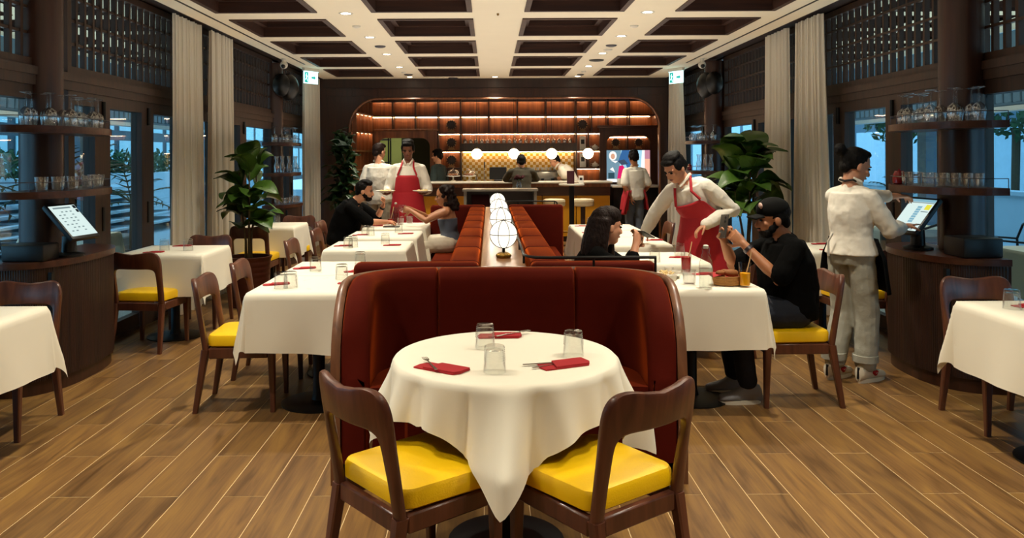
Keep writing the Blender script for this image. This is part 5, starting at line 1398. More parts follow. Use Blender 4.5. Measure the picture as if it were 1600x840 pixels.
def person(label, loc, rz, J, sk, vox=.007, hair='short', hm=None, top=None, sleeve=1.0, trs=None, shoes=None, loose=.016, belly=0, wd=1.0, fem=False, curlR=.5, curlL=.5, group=None, handvox=None, beard=False, strapless=False, skirt=False, short_top=0, ptR=False, tw=1.0, legs=True, cuff=.03):
    t = thing('person', label, 'person', loc, rz, group)
    S = torso_secs(J, wd, belly, fem)
    a_ = .9 if fem else 1.0
    mb = MB()
    ca = .80 if (top is not None and not strapless) else 1.0; cl = .84 if trs is not None else 1.0     # slimmer where cloth covers it
    torso_loft(mb, S, 0, 4, -.012 if ca < 1 else 0)
    for sd, q in ((1, 'R'), (-1, 'L')):
        chain(mb, [J['hip'+q], J['hip'+q]*.5+J['knee'+q]*.5, J['knee'+q], J['knee'+q]*.65+J['ank'+q]*.35, J['ank'+q]], [.082*a_*wd*cl, .070*a_*wd*cl, .053*a_*cl, .052*a_*cl, .036*a_])
        tz = J['toe'+q].normalized(); chain(mb, [J['ank'+q]-V3((0, 0, .035))-tz*.03, J['ank'+q]-V3((0, 0, .05))+tz*.13], [.030, .022])
        chain(mb, [J['shc']+(J['sh'+q]-J['shc'])*.3, J['sh'+q]-V3((0, 0, .012))], [.055*a_*ca, .055*a_*ca])
        chain(mb, [J['sh'+q]-V3((0, 0, .012)), J['sh'+q]*.5+J['el'+q]*.5, J['el'+q], J['el'+q]*.7+J['wr'+q]*.3, J['wr'+q]], [.055*a_*ca, .046*a_*ca, .039*a_*(ca if sleeve >= .9 else 1), .039*a_*(.92 if sleeve > 1.6 else 1), .026*a_])
        hand(mb, J['wr'+q], J['hd'+q], J['pa'+q], -sd, curlR if q == 'R' else curlL, .93 if fem else 1.0, point=(ptR and q == 'R'))
    f = J['look'].normalized(); up = (J['up']-f*J['up'].dot(f)).normalized(); r = f.cross(up).normalized(); hc = J['head']
    def H(x, y, z): return hc+r*x+f*y+up*z
    HM = Matrix(((r.x, f.x, up.x, hc.x), (r.y, f.y, up.y, hc.y), (r.z, f.z, up.z, hc.z), (0, 0, 0, 1)))
    chain(mb, [J['shc']+(J['neck']-J['shc'])*.2, J['neck'], H(0, -.018, -.06)], [.068*a_, .056*a_, .054*a_])
    mb.sphere((0, -.010, .030), (.075, .095, .087), 24, 16, HM); mb.sphere((0, .020, -.030), (.062, .072, .085), 22, 14, HM)
    mb.sphere((0, .042, -.085), (.046, .042, .030), 18, 10, HM)
    mb.sphere((0, .066, .022), (.056, .022, .014), 14, 8, HM)                          # brow
    mb.tube([H(0, .083, .008), H(0, .100, -.018), H(0, .106, -.034)], [.008, .010, .0125], 10); mb.sphere((0, .104, -.034), .0125, 10, 8, HM)
    for sx in (-1, 1):
        mb.sphere((sx*.013, .094, -.037), (.009, .010, .008), 8, 6, HM)
        mb.sphere((sx*.038, .060, -.025), (.024, .020, .020), 10, 8, HM)               # cheek
        mb.sphere((sx*.077, -.012, -.012), (.011, .021, .031), 12, 8, HM)              # ear
    body = remesh(mb.build('body', sk, t), vox, 3)
    e = MB()
    for sx in (-1, 1):
        MB().sphere((sx*.031, .080, .002), (.014, .010, .0075), 12, 8, HM).build('eye', M_EYE, t)
        MB().tube([H(sx*.014, .090, .018), H(sx*.032, .089, .023), H(sx*.05, .078, .017)], [.0035, .0045, .003], 6).build('eyebrow', hm or M_HAIRB, t)
    MB().sphere((0, .087, -.062), (.023, .010, .0075), 12, 8, HM).build('lips', M_LIP, t)
    # hair
    hb = MB(); hm = hm or M_HAIRB; dsp = .010
    hb.sphere((0, -.027, .040), (.083, .094, .090), 24, 16, HM); hb.sphere((0, -.075, -.02), (.060, .036, .055), 16, 10, HM)
    for sx in (-1, 1): hb.sphere((sx*.066, -.025, .01), (.016, .035, .045), 12, 8, HM)
    if hair == 'short':
        hb.sphere((.01, .045, .098), (.060, .040, .032), 16, 10, HM); hb.sphere((0, 0, .112), (.066, .07, .028), 16, 10, HM)
    elif hair == 'full':
        hb.sphere((.0, .052, .088), (.068, .038, .030), 16, 10, HM); hb.sphere((0, -.02, .105), (.080, .085, .042), 18, 10, HM); hb.sphere((0, -.085, .0), (.07, .035, .06), 14, 10, HM)
        for sx in (-1, 1): hb.sphere((sx*.072, .0, .035), (.018, .05, .05), 12, 8, HM)
    elif hair == 'bun':
        hb.sphere((0, -.145, .070), (.044, .042, .044), 16, 12, HM); hb.sphere((0, -.105, .06), (.03, .03, .03), 12, 8, HM); hb.sphere((0, .02, .095), (.064, .055, .032), 16, 10, HM)
    elif hair == 'long':
        hb.sphere((0, .0, .07), (.084, .088, .066), 18, 12, HM)
        for i in range(13):
            a = math.radians(-20-220*i/12+ (180 if False else 0)); x, y = .078*cos(a), -.02+.085*sin(a)
            dn = V3((0, 0, -1))
            p0 = H(x, y, .03); p1 = H(x*1.12, y*1.15-.01, -.10); p2 = p1+dn*.13+(p1-hc)*.12; p3 = p2+dn*.14
            chain(hb, [p0, p1, p2, p3], [.030, .033, .034, .020], 10)
        dsp = .008
    elif hair == 'curly':
        R = random.Random(3)
        for i in range(60):
            a = R.uniform(PI*.85, PI*2.15); z = R.uniform(-.17, .10); q = .085+.02*R.random()
            x, y = q*cos(a), -.03+q*sin(a)
            if z > .04: x *= .8; y *= .8
            hb.sphere((x, y, z), R.uniform(.022, .036), 10, 8, HM)
        dsp = .02
    elif hair == 'slick':
        hb.sphere((0, .02, .095), (.060, .055, .030), 16, 10, HM)
    if hair != 'none': remesh(hb.build('hair', hm, t), .006 if vox < .008 else .008, 2, dsp, TEXH)
    if beard:
        bx2 = [(.060, -.002, -.028, .012, .022, .030), (.056, .022, -.055, .014, .026, .028), (.044, .048, -.080, .018, .024, .024)]
        bb = MB(); bb.sphere((0, .046, -.083), (.052, .046, .036), 18, 12, HM)
        for sx in (-1, 1):
            for q_ in bx2: bb.sphere((sx*q_[0], q_[1], q_[2]), q_[3:], 12, 8, HM)
        bb.sphere((0, .088, -.050), (.028, .010, .006), 12, 6, HM)
        remesh(bb.build('beard', hm, t), .005, 1, .006, TEXH)
    # top
    if top is not None:
        tb = MB()
        if strapless: torso_loft(tb, S, 1.2, 3.15, .010)
        else:
            torso_loft(tb, S, .15+short_top, 4, loose)
            chain(tb, [J['shc']-(J['neck']-J['shc'])*.3, J['shc']+(J['neck']-J['shc'])*.35], [.085*a_, .066*a_])
            for q in 'RL':
                chain(tb, [J['shc']+(J['sh'+q]-J['shc'])*.35, J['sh'+q]-V3((0, 0, .010))], [.064*a_, .056*a_+loose*.25])
                el, wr, sh_ = J['el'+q], J['wr'+q], J['sh'+q]-V3((0, 0, .010))
                if sleeve <= 1: pts = [sh_, sh_+(el-sh_)*sleeve*.5, sh_+(el-sh_)*sleeve]; rr = [.054*a_+loose*.3, .054*a_+loose*.6, .053*a_+loose*.8]
                else: pts = [sh_, sh_*.5+el*.5, el, el+(wr-el)*(sleeve-1)*.5, el+(wr-el)*(sleeve-1)]; rr = [.053*a_+loose*.3, .049*a_+loose*.8, .043*a_+loose*.9, .041*a_+loose*.8, .032*a_+loose*.7]
                chain(tb, pts, rr)
        remesh(tb.build('shirt' if not strapless else 'strapless_top', top, t), max(vox, .008), 1, (.018 if top is M_SHIRT else .014) if not strapless else .006)
        if not strapless and top is M_SHIRT:
            for sx in (-1, 1):
                MB().tube([J['neck']+r*0+H(sx*.01, -.06, 0)*0+(J['shR']-J['shL']).normalized()*sx*.052+V3((0, 0, .015))-f*.03, J['neck']+(J['shR']-J['shL']).normalized()*sx*.055+f*.02+V3((0, 0, .01)), J['neck']+(J['shR']-J['shL']).normalized()*sx*.022+f*.075-V3((0, 0, .03))], [.016, .018, .012], 8).build('collar', top, t)
    # trousers
    if trs is not None and legs:
        lb = MB(); torso_loft(lb, S, 0, 1.35, .010)
        for q in 'RL':
            h_, k_, an = J['hip'+q], J['knee'+q], J['ank'+q]
            if skirt: chain(lb, [h_, k_], [.115*a_, .100*a_])
            else: chain(lb, [h_, h_*.5+k_*.5, k_, k_*.4+an*.6, an+(k_-an)*.12], [.094*a_*wd, .086*a_*wd*(1+(tw-1)*.4), .070*a_*tw, .066*a_*tw, .062*a_*tw])
        remesh(lb.build('skirt' if skirt else 'trousers', trs, t), max(vox, .009), 2, .014)
    if shoes is not None and legs:
        for q in 'RL':
            tz = V3((J['toe'+q].x, J['toe'+q].y, 0)).normalized(); sdv = V3((tz.y, -tz.x, 0)); b = V3((J['ank'+q].x, J['ank'+q].y, J['ank'+q].z-.085))
            rings = []
            for y, w_, hh in ((-.078, .022, .075), (-.064, .038, .105), (-.015, .041, .115), (.035, .042, .105), (.075, .046, .078), (.12, .048, .060), (.16, .042, .052), (.182, .026, .044), (.190, .012, .034)):
                rings.append([b+tz*y+sdv*(w_*cos(2*PI*j/16))+V3((0, 0, .012+max(0, hh*(.5+.5*sin(2*PI*j/16))))) for j in range(16)])
            o = MB().loft(rings).build('shoe', shoes, t)
            poly = [(-.074, .0)]+[(.06+.132*sin(a)*1.0, 0) for a in ()]
            P = []
            for j in range(24):
                a = 2*PI*j/24; P.append(b+tz*(.058+.134*cos(a))+sdv*(.043*sin(a)*(1+.12*cos(a))))
            s_ = MB(); s_.loft([[p for p in P], [p+V3((0, 0, .024)) for p in P]]); s_.build('sole', M_SOLE if shoes is not M_BLKSHOE else M_BLKSHOE, o)
    return t, S, H, HM
def apron(t, S, J, m, ztop=3.25, drop=.62, half=1.0, off=.045, name='apron', bib=True, hw_top=.62, strap=True):
    rows = []
    n0 = 14 if bib else 1
    tw = 1.75
    for k in range(n0):
        tt = ztop+(tw-ztop)*k/max(1, n0-1) if bib else tw
        c, la, fw, rx, ry = sec_interp(S, tt)
        A = hw_top+(half*1.15-hw_top)*(k/max(1, n0-1))**1.5 if bib else half*1.15
        rows.append([c+la*((rx+off)*sin(-A+2*A*i/24))+fw*((ry+off)*cos(-A+2*A*i/24)) for i in range(25)])
    c, la, fw, rx, ry = sec_interp(S, tw); c1, la1, fw1, rx1, ry1 = sec_interp(S, 1.0)
    fw1 = V3((fw1.x, fw1.y, 0)).normalized(); la1 = V3((la1.x, la1.y, 0)).normalized()
    nlow = 16
    zw = rows[-1][12].z
    for k in range(1, nlow+1):
        A = half*1.15; q = k/nlow
        row = []
        for i in range(25):
            a = -A+2*A*i/24
            p = c1+la1*((rx1+off+.02*q)*sin(a)*(1+.1*q))+fw1*((ry1+off+.03*q)*cos(a)+.012*q*sin(5*a+1))
            p.z = rows[n0-1][i].z*(1-q)+(rows[n0-1][i].z-drop)*q
            p0 = rows[n0-1][i]
            b_ = min(1, q*3)
            row.append(V3((p0.x*(1-b_)+p.x*b_, p0.y*(1-b_)+p.y*b_, p.z)))
        rows.append(row)
    mb = MB(); nu = 25
    mb.add([p for r_ in rows for p in r_], [(j*nu+i, j*nu+i+1, (j+1)*nu+i+1, (j+1)*nu+i) for j in range(len(rows)-1) for i in range(nu-1)], True)
    o = mb.build(name, m, t); sm = o.modifiers.new('thickness', 'SOLIDIFY'); sm.thickness = .005; sm.offset = 0
    if bib and strap:
        lat = (J['shR']-J['shL']).normalized()
        for sx, e in ((-1, 0), (1, 24)):
            p0 = rows[0][e]; nk = J['neck']
            MB().tube([p0, (p0+nk)*.5+lat*sx*.02+sec_interp(S, 3.8)[2]*.06+V3((0, 0, .01)), nk+lat*sx*.072+V3((0, 0, .005)), nk+lat*sx*.05-sec_interp(S, 3.8)[2]*.075], .012, 8).build('neck_strap', m, o)
    return o
def st(J, **k):
    for a, b in k.items(): J[a] = V3(b)
    return J
def W(t, p):     # person-local point to world
    return Matrix.Translation(t.location) @ Matrix.Rotation(t.rotation_euler.z, 4, 'Z') @ V3(p)

# ---- man in the black cap, seated right, holding a phone
J = st(standing(), pelvis=(0, -.05, .585), waist=(0, -.04, .70), chest=(0, .0, .87), shc=(0, .015, 1.0), neck=(0, .04, 1.055), head=(0, .095, 1.145),
       hipR=(.10, -.02, .575), kneeR=(.13, .36, .57), ankR=(.12, .30, .085), hipL=(-.10, -.02, .575), kneeL=(-.13, .36, .57), ankL=(-.10, .28, .085),
       shR=(.20, .02, .99), elR=(.16, .30, .835), wrR=(.06, .385, 1.0), shL=(-.20, .02, .99), elL=(-.22, .13, .79), wrL=(-.085, .305, .995),
       hdR=(-.30, .06, 1), hdL=(.52, .60, .60), paR=(-1, -.3, 0), paL=(.75, -.45, -.2), look=(0, 1, -.10))
t, S, H, HM = person('seated man in a black cap and black t-shirt photographing with a phone', (1.90, 5.12, 0), PI/2, J, SK_M, .0055, 'slick', None, M_TEE, .85, M_NAVY, M_GREYSHOE, .022, .07, 1.18, False, .9, .8, beard=True)
cp = MB(); cp.sphere((0, -.012, .062), (.088, .105, .078), 24, 14, HM); cap_ = cp.build('cap', mat('black_cap', '#090908', .9, spec=.15, var=.15), t)
mb = MB()
def vis(u, v):
    a = (u-.5)*2.0
    y = .07+v*.085*cos(a*.8); x = .082*sin(a)*(1-.12*v)/.84
    return H(x, y+.0, .045-.22*x*x/.08-.012*v)
mb.grid(vis, 12, 5); o = mb.build('cap_visor', MATS['black_cap'], t); sm = o.modifiers.new('thickness', 'SOLIDIFY'); sm.thickness = .006
mb = MB(); mb.sphere((-.035, .075, .095), (.028, .010, .020), 14, 8, HM); mb.build('cap_badge', mat('badge_patch', '#d8b4a4', .8), t)
w_ = J['wrL']; d_ = (J['wrL']-J['elL']).normalized()
mb = MB().tube([w_-d_*.045-d_*.01, w_-d_*.045+d_*.012], .0345, 18); o = mb.build('wristwatch', M_GUN, t)
tag(o); 
ph = W(t, (.0, .405, 1.10)); o = MB().rbox(-.038, .038, -.005, .005, -.077, .077, .004, 2).build('smartphone', mat('phone_back', '#4a443c', .3), None, ph); o.rotation_euler = (.25, .1, PI/2+.35)
tag(o, 'dark smartphone held up by the man in the black cap', 'phone')
for k in range(2): MB().cyl(.009, -.007, -.004, 12, Matrix.Rotation(PI/2, 4, 'X')).build('camera_lens', M_BLACKP, o, (-.018, .0, .055-.025*k))

# ---- server at the right station
J = st(standing(1.60), shR=(.145, 0, 1.275), shL=(-.145, .01, 1.275), elR=(.225, .10, 1.045), wrR=(.195, .31, 1.055), hdR=(-.12, 1, .12), paR=(0, 0, -1),
       elL=(-.10, .27, 1.25), wrL=(.03, .49, 1.255), hdL=(.25, 1, -.05), paL=(0, 0, -1), kneeL=(-.085, .03, .46), ankL=(-.085, -.075, .085), ankR=(.085, .03, .085), kneeR=(.085, .05, .46), look=(.50, 1, -.40), head=(.01, .045, 1.475))
t, S, H, HM = person('server in white blouse and pale jeans with a bun, tapping the right touch screen', (2.50, 5.54, 0), math.radians(-59), J, SK_L, .006, 'bun', None, M_SHIRT, 1.7, M_JEANS, M_SHOE, .026, 0, 1.0, True, .35, .5, ptR=True, tw=1.3, short_top=.75)
apron(t, S, J, M_BAPRON, drop=.36, bib=False, off=.05, half=1.35)
MB().tube([J['neck']+V3((-.05, -.045, .02)), J['neck']+V3((0, -.062, .012)), J['neck']+V3((.05, -.045, .02)), J['neck']+V3((.06, .02, .0))], .008, 8).build('lanyard', M_BLACK, t)
for q in 'RL': MB().tube([J['ank'+q]+V3((0, 0, .055)), J['ank'+q]+V3((0, 0, .10))], .084, 18).build('trouser_cuff', M_JEANS, t)
MB().tube([V3((-.02, -.17, 1.02)), V3((-.05, -.18, .96)), V3((-.06, -.16, .86))], .008, 8).build('apron_tie', M_SHIRT, t)

for q in 'RL':
    b_ = J['ank'+q]; tz = J['toe'+q].normalized(); sv = V3((tz.y, -tz.x, 0))
    MB().tube([V3((b_.x, b_.y, .03))-tz*.079, V3((b_.x, b_.y, .105))-tz*.072], .009, 8).build('heel_stripe', M_BLACKP, t)
    hb_ = MB(); c_ = V3((b_.x, b_.y, .062))+sv*.043+tz*.045
    for k in (-1, 1): hb_.sphere(c_+tz*(.012*k)+V3((0, 0, .006)), (.014, .014, .014), 10, 8)
    hb_.sphere(c_-V3((0, 0, .006)), (.013, .013, .012), 10, 8); hb_.build('red_heart_patch', M_NAPKIN, t)
    MB().sphere(c_+tz*-.009+sv*.011+V3((0, 0, .004)), .0045, 8, 6).sphere(c_+tz*.009+sv*.011+V3((0, 0, .004)), .0045, 8, 6).build('patch_eyes', M_WHITE, t)
# ---- waiter bending over the right row
J = st(standing(1.76), waist=(0, .03, 1.08), chest=(.05, .10, 1.20), shc=(.09, .16, 1.305), neck=(.11, .20, 1.355), head=(.155, .265, 1.445), shR=(.235, .14, 1.255), shL=(-.085, .16, 1.305),
       elR=(.41, .07, 1.05), wrR=(.535, .0, .870), hdR=(.45, -.1, -.55), paR=(0, 0, -1), elL=(-.27, .03, 1.09), wrL=(-.10, .215, .975), hdL=(.6, .45, -.5), paL=(.3, .3, -1), look=(.35, .75, -.55))
t, S, H, HM = person('waiter in white shirt and red apron leaning over the right table row', (1.86, 6.98, 0), math.radians(146), J, SK_L, .006, 'full', None, M_SHIRT, 2.0, M_BLKTR, M_BLKSHOE, .024, 0, 1.0, False, .3, .4)
apron(t, S, J, M_APRON, drop=.62, half=1.15, off=.05)

# ---- long-haired woman, seated with her back to the camera, right banquette
J = st(standing(1.64), pelvis=(0, .0, .565), waist=(0, .05, .68), chest=(0, .11, .83), shc=(0, .15, .945), neck=(0, .18, 1.0), head=(0, .215, 1.095), hipR=(.09, .02, .56), kneeR=(.10, .42, .545), ankR=(.10, .42, .085), hipL=(-.09, .02, .56), kneeL=(-.10, .42, .545), ankL=(-.10, .42, .085),
       shR=(.16, .14, .93), shL=(-.16, .17, .93), elR=(.19, .33, .80), wrR=(.09, .385, .985), hdR=(-.3, .25, .8), paR=(-.6, -.4, 0), elL=(-.17, .37, .80), wrL=(-.06, .41, .96), hdL=(.5, .2, .8), paL=(.6, -.4, 0), look=(-.42, 1, -.12))
t, S, H, HM = person('woman with long dark hair in black, eating at the first right table', (.55, 5.22, 0), math.radians(-92), J, SK_L, .007, 'long', M_HAIRBR, M_TEE, 1.6, M_BLKTR, None, .016, 0, 1.0, True, .9, .9)
o = MB().rbox(-.035, .035, -.004, .004, -.07, .07, .003, 1).build('smartphone', M_BLACKP, None, W(t, (.02, .455, 1.045))); o.rotation_euler = (1.2, 0, -.8)
tag(o, 'dark phone in the raised hand of the long-haired woman', 'phone')

# ---- bearded man in black, left
J = st(standing(1.78), pelvis=(0, -.06, .585), waist=(0, -.02, .71), chest=(0, .06, .89), shc=(0, .12, 1.01), neck=(0, .17, 1.06), head=(0, .255, 1.155), hipR=(.10, -.02, .575), kneeR=(.14, .38, .56), ankR=(.12, .34, .085), hipL=(-.10, -.02, .575), kneeL=(-.14, .38, .56), ankL=(-.12, .34, .085),
       shR=(.20, .11, .985), shL=(-.20, .14, .985), elR=(.23, .33, .81), wrR=(.10, .52, .80), hdR=(-.7, .6, 0), paR=(0, 0, -1), elL=(-.22, .36, .815), wrL=(-.10, .455, .985), hdL=(.2, .2, 1), paL=(.3, -1, 0), look=(.1, 1, -.1))
t, S, H, HM = person('bearded man in a black t-shirt leaning on the left far table', (-1.72, 9.40, 0), -PI/2, J, SK_L, .008, 'short', None, M_TEE, .95, M_BLKTR, M_BLKSHOE, .024, .05, 1.2, False, .6, 1.4, beard=True)
MB().tube([J['wrL']-V3((.01, .02, .045)), J['wrL']-V3((.005, .01, .03))], .032, 14).build('wristband', M_BLACK, t)

# ---- curly-haired woman, left banquette
J = st(standing(1.64), pelvis=(0, .0, .565), waist=(0, .03, .69), chest=(0, .05, .84), shc=(0, .05, .955), neck=(0, .06, 1.01), head=(0, .085, 1.105), hipR=(.09, .02, .56), kneeR=(.11, .42, .545), ankR=(.10, .42, .085), hipL=(-.09, .02, .56), kneeL=(-.11, .42, .545), ankL=(-.10, .42, .085),
       shR=(.155, .06, .94), shL=(-.155, .06, .94), elR=(.17, .28, .84), wrR=(.05, .46, .945), hdR=(-.25, .9, .15), paR=(-1, 0, -.2), elL=(-.16, .28, .83), wrL=(-.05, .46, .935), hdL=(.25, .9, .15), paL=(1, 0, -.2), look=(0, 1, -.15))
t, S, H, HM = person('woman with brown curls in a strapless grey top raising a glass, left banquette', (-.44, 9.22, 0), PI/2, J, SK_M, .008, 'curly', M_HAIRBR, M_GREYTOP, .5, M_WHSK, None, .012, 0, 1.0, True, .7, .7, strapless=True, skirt=True)
g = W(t, (0, .57, .865)); gob = thing('goblet', 'round stemmed glass of pale drink held by the curly-haired woman', 'drinking glass', g)
MB().lathe([(.03, 0), (.004, .006), (.004, .05), (.03, .065), (.045, .10), (.04, .14)], 18, cap=False).build('glass', M_WINE, gob); MB().lathe([(0, .062), (.028, .068), (.042, .10), (.041, .11), (0, .11)], 18).build('drink', M_WATER, gob)
tag(MB().grid(lambda u, v: (.42*(u-.5), .3*(v-.5), .462+.10*sin(PI*u)*sin(PI*v)+.02*sin(9*u+4*v)*sin(PI*u)*sin(PI*v)+.004), 14, 12).build('jacket', M_NAVY, None, (-.42, 9.55, 0)), 'dark denim jacket heaped on the banquette beside the woman', 'jacket')

# ---- waiter carrying two plates
J = st(standing(1.76), elR=(.26, .02, 1.13), wrR=(.255, .24, 1.085), hdR=(.0, 1, .0), paR=(0, 0, 1), elL=(-.26, .02, 1.13), wrL=(-.215, .24, 1.085), hdL=(.0, 1, .0), paL=(0, 0, 1), look=(0, 1, -.25))
t, S, H, HM = person('waiter in white shirt and red apron carrying two plates towards the tables', (-1.07, 10.5, 0), PI, J, SK_D, .008, 'full', None, M_SHIRT, 1.35, M_BLKTR, M_BLKSHOE, .026, 0, 1.06, False, .15, .15)
apron(t, S, J, M_APRON, drop=.68, half=1.15, off=.05)
for sx, w_ in ((.255, 'left in the picture'), (-.215, 'right in the picture')):
    p = W(t, (sx, .335, 1.105)); q = thing('plate', 'pale oval plate carried by the waiter, '+w_, 'plate', p)
    MB().lathe([(.06, 0), (.065, .004), (.125, .020), (.125, .024), (.06, .008), (0, .007)], 24).build('dish', M_CERAMIC, q)
    mb = MB(); R = random.Random(2)
    for i in range(8): mb.sphere((R.uniform(-.05, .05), R.uniform(-.05, .05), .022), (.022, .018, .014), 8, 6)
    mb.build('food', M_CREAM, q)
# ---- man in white shirt seen from behind
J = st(standing(1.74), elR=(.24, .03, 1.12), wrR=(.20, .22, 1.02), hdR=(-.2, 1, .1), look=(.45, 1, -.2))
person('man in white shirt and beige trousers seen from behind near the dark tree', (-1.60, 11.55, 0), math.radians(-12), J, SK_L, .009, 'short', M_HAIRBR, M_SHIRT, 2.0, M_BEIGE, M_BLKSHOE, .03, 0, 1.05)
# ---- man in dark green behind the bar end
J = st(standing(1.68), look=(-.2, 1, -.05))
person('man in dark green jacket behind the left end of the bar', (-.99, 15.34, 0), math.radians(62), J, SK_L, .010, 'full', None, M_DGREEN, 2.0, M_BLKTR, M_BLKSHOE, .02)
# ---- man in olive on a stool
J = st(standing(1.72), pelvis=(0, 0, .93), waist=(0, .03, 1.05), chest=(0, .08, 1.20), shc=(0, .10, 1.31), neck=(0, .11, 1.365), head=(0, .14, 1.455), hipR=(.10, .02, .92), kneeR=(.14, .36, .86), ankR=(.12, .26, .44), hipL=(-.10, .02, .92), kneeL=(-.14, .36, .86), ankL=(-.12, .26, .44),
       shR=(.19, .10, 1.29), shL=(-.19, .10, 1.29), elR=(.27, .28, 1.16), wrR=(.16, .50, 1.145), shc_=(0, 0, 0), elL=(-.27, .28, 1.16), wrL=(-.16, .50, 1.145), hdR=(-.5, .8, 0), hdL=(.5, .8, 0), paR=(0, 0, -1), paL=(0, 0, -1), look=(0, 1, -.3))
J.pop('shc_')
person('man in olive jacket sitting at the bar, seen from behind', (.555, 13.85, 0), 0, J, SK_L, .010, 'short', None, M_OLIVE, 2.0, M_BLUEJ, M_BLKSHOE, .02)
# ---- barman bending
J = st(standing(1.74), waist=(0, .05, 1.08), chest=(0, .16, 1.24), shc=(0, .25, 1.34), neck=(0, .31, 1.39), head=(0, .38, 1.47), shR=(.18, .24, 1.32), shL=(-.18, .24, 1.32), elR=(.22, .22, 1.12), wrR=(.10, .30, .98), elL=(-.20, .18, 1.20), wrL=(-.10, .22, 1.16), hdL=(.2, .8, -.3), hdR=(-.2, .8, -.3), look=(0, .8, -.5))
person('barman in white shirt bending behind the bar by the espresso machine', (1.62, 15.27, 0), PI/2-.1, J, SK_L, .010, 'short', None, M_SHIRT, 1.8, M_BLKTR, M_BLKSHOE, .028)
# ---- server in white t-shirt before the screen
J = st(standing(1.62), elL=(-.22, -.10, 1.04), wrL=(-.10, -.10, .86), elR=(.23, -.06, 1.05), wrR=(.20, .10, .92), look=(.1, 1, -.3), hdL=(.1, .2, -1))
t, S, H, HM = person('server in white t-shirt, red waist apron and jeans facing the bright screen', (2.44, 13.5, 0), math.radians(14), J, SK_M, .009, 'full', None, M_SHIRT, .8, M_BLUEJ, M_BLKSHOE, .024)
apron(t, S, J, M_APRON, drop=.34, bib=False, off=.04, half=2.1)
MB().grid(lambda u, v: (-.15-.10*v+.10*(u-.5), -.13-.03*sin(6*u), .98-.40*v), 8, 10).build('apron_tail', M_APRON, t).modifiers.new('thickness', 'SOLIDIFY').thickness = .006
# ================================================================== OUTSIDE
M_PAVE = mat('pale_paving', '#aab4b8', .7, var=.08, scale=2); M_BLD = mat('pale_facade', '#9fb3c0', .7, var=.08, scale=1); M_BLD2 = mat('grey_facade', '#5f7482', .7, var=.1, scale=1)
M_TILEB = mat('blue_roof_tile', '#5a7486', .5, var=.15); M_PLANTER = mat('white_planter', '#b8c4c8', .7, var=.06); M_HEDGE = mat('hedge', '#35502c', .8, var=.5, scale=14, bump=1, bscale=20)
M_OUTCLOTH = mat('outdoor_cloth', '#a6b6b4', .8, var=.05)
def leaf_cloud(mb, R, n, cen, rad, size):
    for i in range(n):
        a_, b_, c_ = R.uniform(0, 6.28), R.uniform(-1, 1), R.uniform(.35, 1)**.5
        q_ = math.sqrt(1-b_*b_)*c_
        p = Vector((cen[0]+rad[0]*q_*cos(a_), cen[1]+rad[1]*q_*sin(a_), cen[2]+rad[2]*b_*c_))
        u = Vector((R.uniform(-1, 1), R.uniform(-1, 1), R.uniform(-1, 1))).normalized()*size*R.uniform(.6, 1.3); v = u.cross(Vector((R.uniform(-1, 1), R.uniform(-1, 1), R.uniform(-1, 1)))).normalized()*u.length*.55
        mb.add([p-u, p-v*.8, p+u, p+v*.8], [(0, 1, 2, 3)])
M_UMB = mat('parasol_canvas', '#b8b0a0', .8)
gx = MB().box(-34, GL-.36, -12, 40, -.08, -.03).box(GR+.36, 34, -12, 40, -.08, -.03).build('ground_outside', M_PAVE); gx['kind'] = 'structure'
M_MULL = mat('dark_mullion', '#24363e', .6); M_TEALGL = mat('teal_glazing', '#a4c8cc', .25, var=.18, scale=.6)
def facade(name, label, x0, x1, y0, y1, h, face, cols, rows, m, win):
    t = thing(name, label, 'building', ((x0+x1)/2, (y0+y1)/2, -.03))
    a, b = (x1-x0)/2, (y1-y0)/2
    MB().box(-a, a, -b, b, 0, h).build('walls', m, t)
    w0 = None
    for i in range(cols):
        for j in range(rows):
            yc = -b+(i+.5)*2*b/cols; zc = (j+.55)*h/rows
            x = face*a
            if w0 is None: w0 = MB().box(-.03, .03, -b/cols*.80, b/cols*.80, -h/rows*.42, h/rows*.42).build('window', win, t, (x, yc, zc))
            else: inst(w0, t, (x, yc, zc))
    return t
M_WIN = mat('far_window', '#22384a', .15, var=.2); M_WIN2 = mat('far_window_pale', '#c4dbe6', .2, var=.1)
facade('building', 'pale building across the street beyond the left glass doors', -22, -14, 8, 74, 14, 1, 30, 6, M_MULL, M_TEALGL)
facade('building', 'grey glazed building across the plaza beyond the right doors', 14, 24, -2, 58, 15, -1, 22, 6, M_BLD2, M_WIN2)
# tiled canopy edge hanging outside along both sides
for sd, X in ((-1, -6.2), (1, 6.6)):
    t = thing('tiled_canopy', 'blue grid-tiled canopy edge outside the %s glass doors' % ('left' if sd < 0 else 'right'), 'canopy', (X, 8, 0))
    MB().box(-.06, .06, -8, 10, 2.16, 3.1).build('fascia', M_TILEB, t)
    tm = None
    for i in range(60):
        for j in range(3):
            y = -1.0+i*.17; z = 2.20+j*.16
            if tm is None: tm = MB().rbox(-.02, .02, -.072, .072, 0, .14, .012, 1).build('tile', M_TILEB, t, (-sd*.07, y, z))
            else: inst(tm, t, (-sd*.07, y, z))
    MB().box(-.1, .1, -8, 10, 2.10, 2.16).build('trim', M_WHITE, t)
    for y in (-6, -1, 4, 9): MB().box(-.12, .12, y-.12, y+.12, 0 if y != -1 else 0, 2.1).build('post', M_BLD2, t)
M_SOFFIT = mat('terrace_ceiling', '#efe2c6', .8, var=.03)
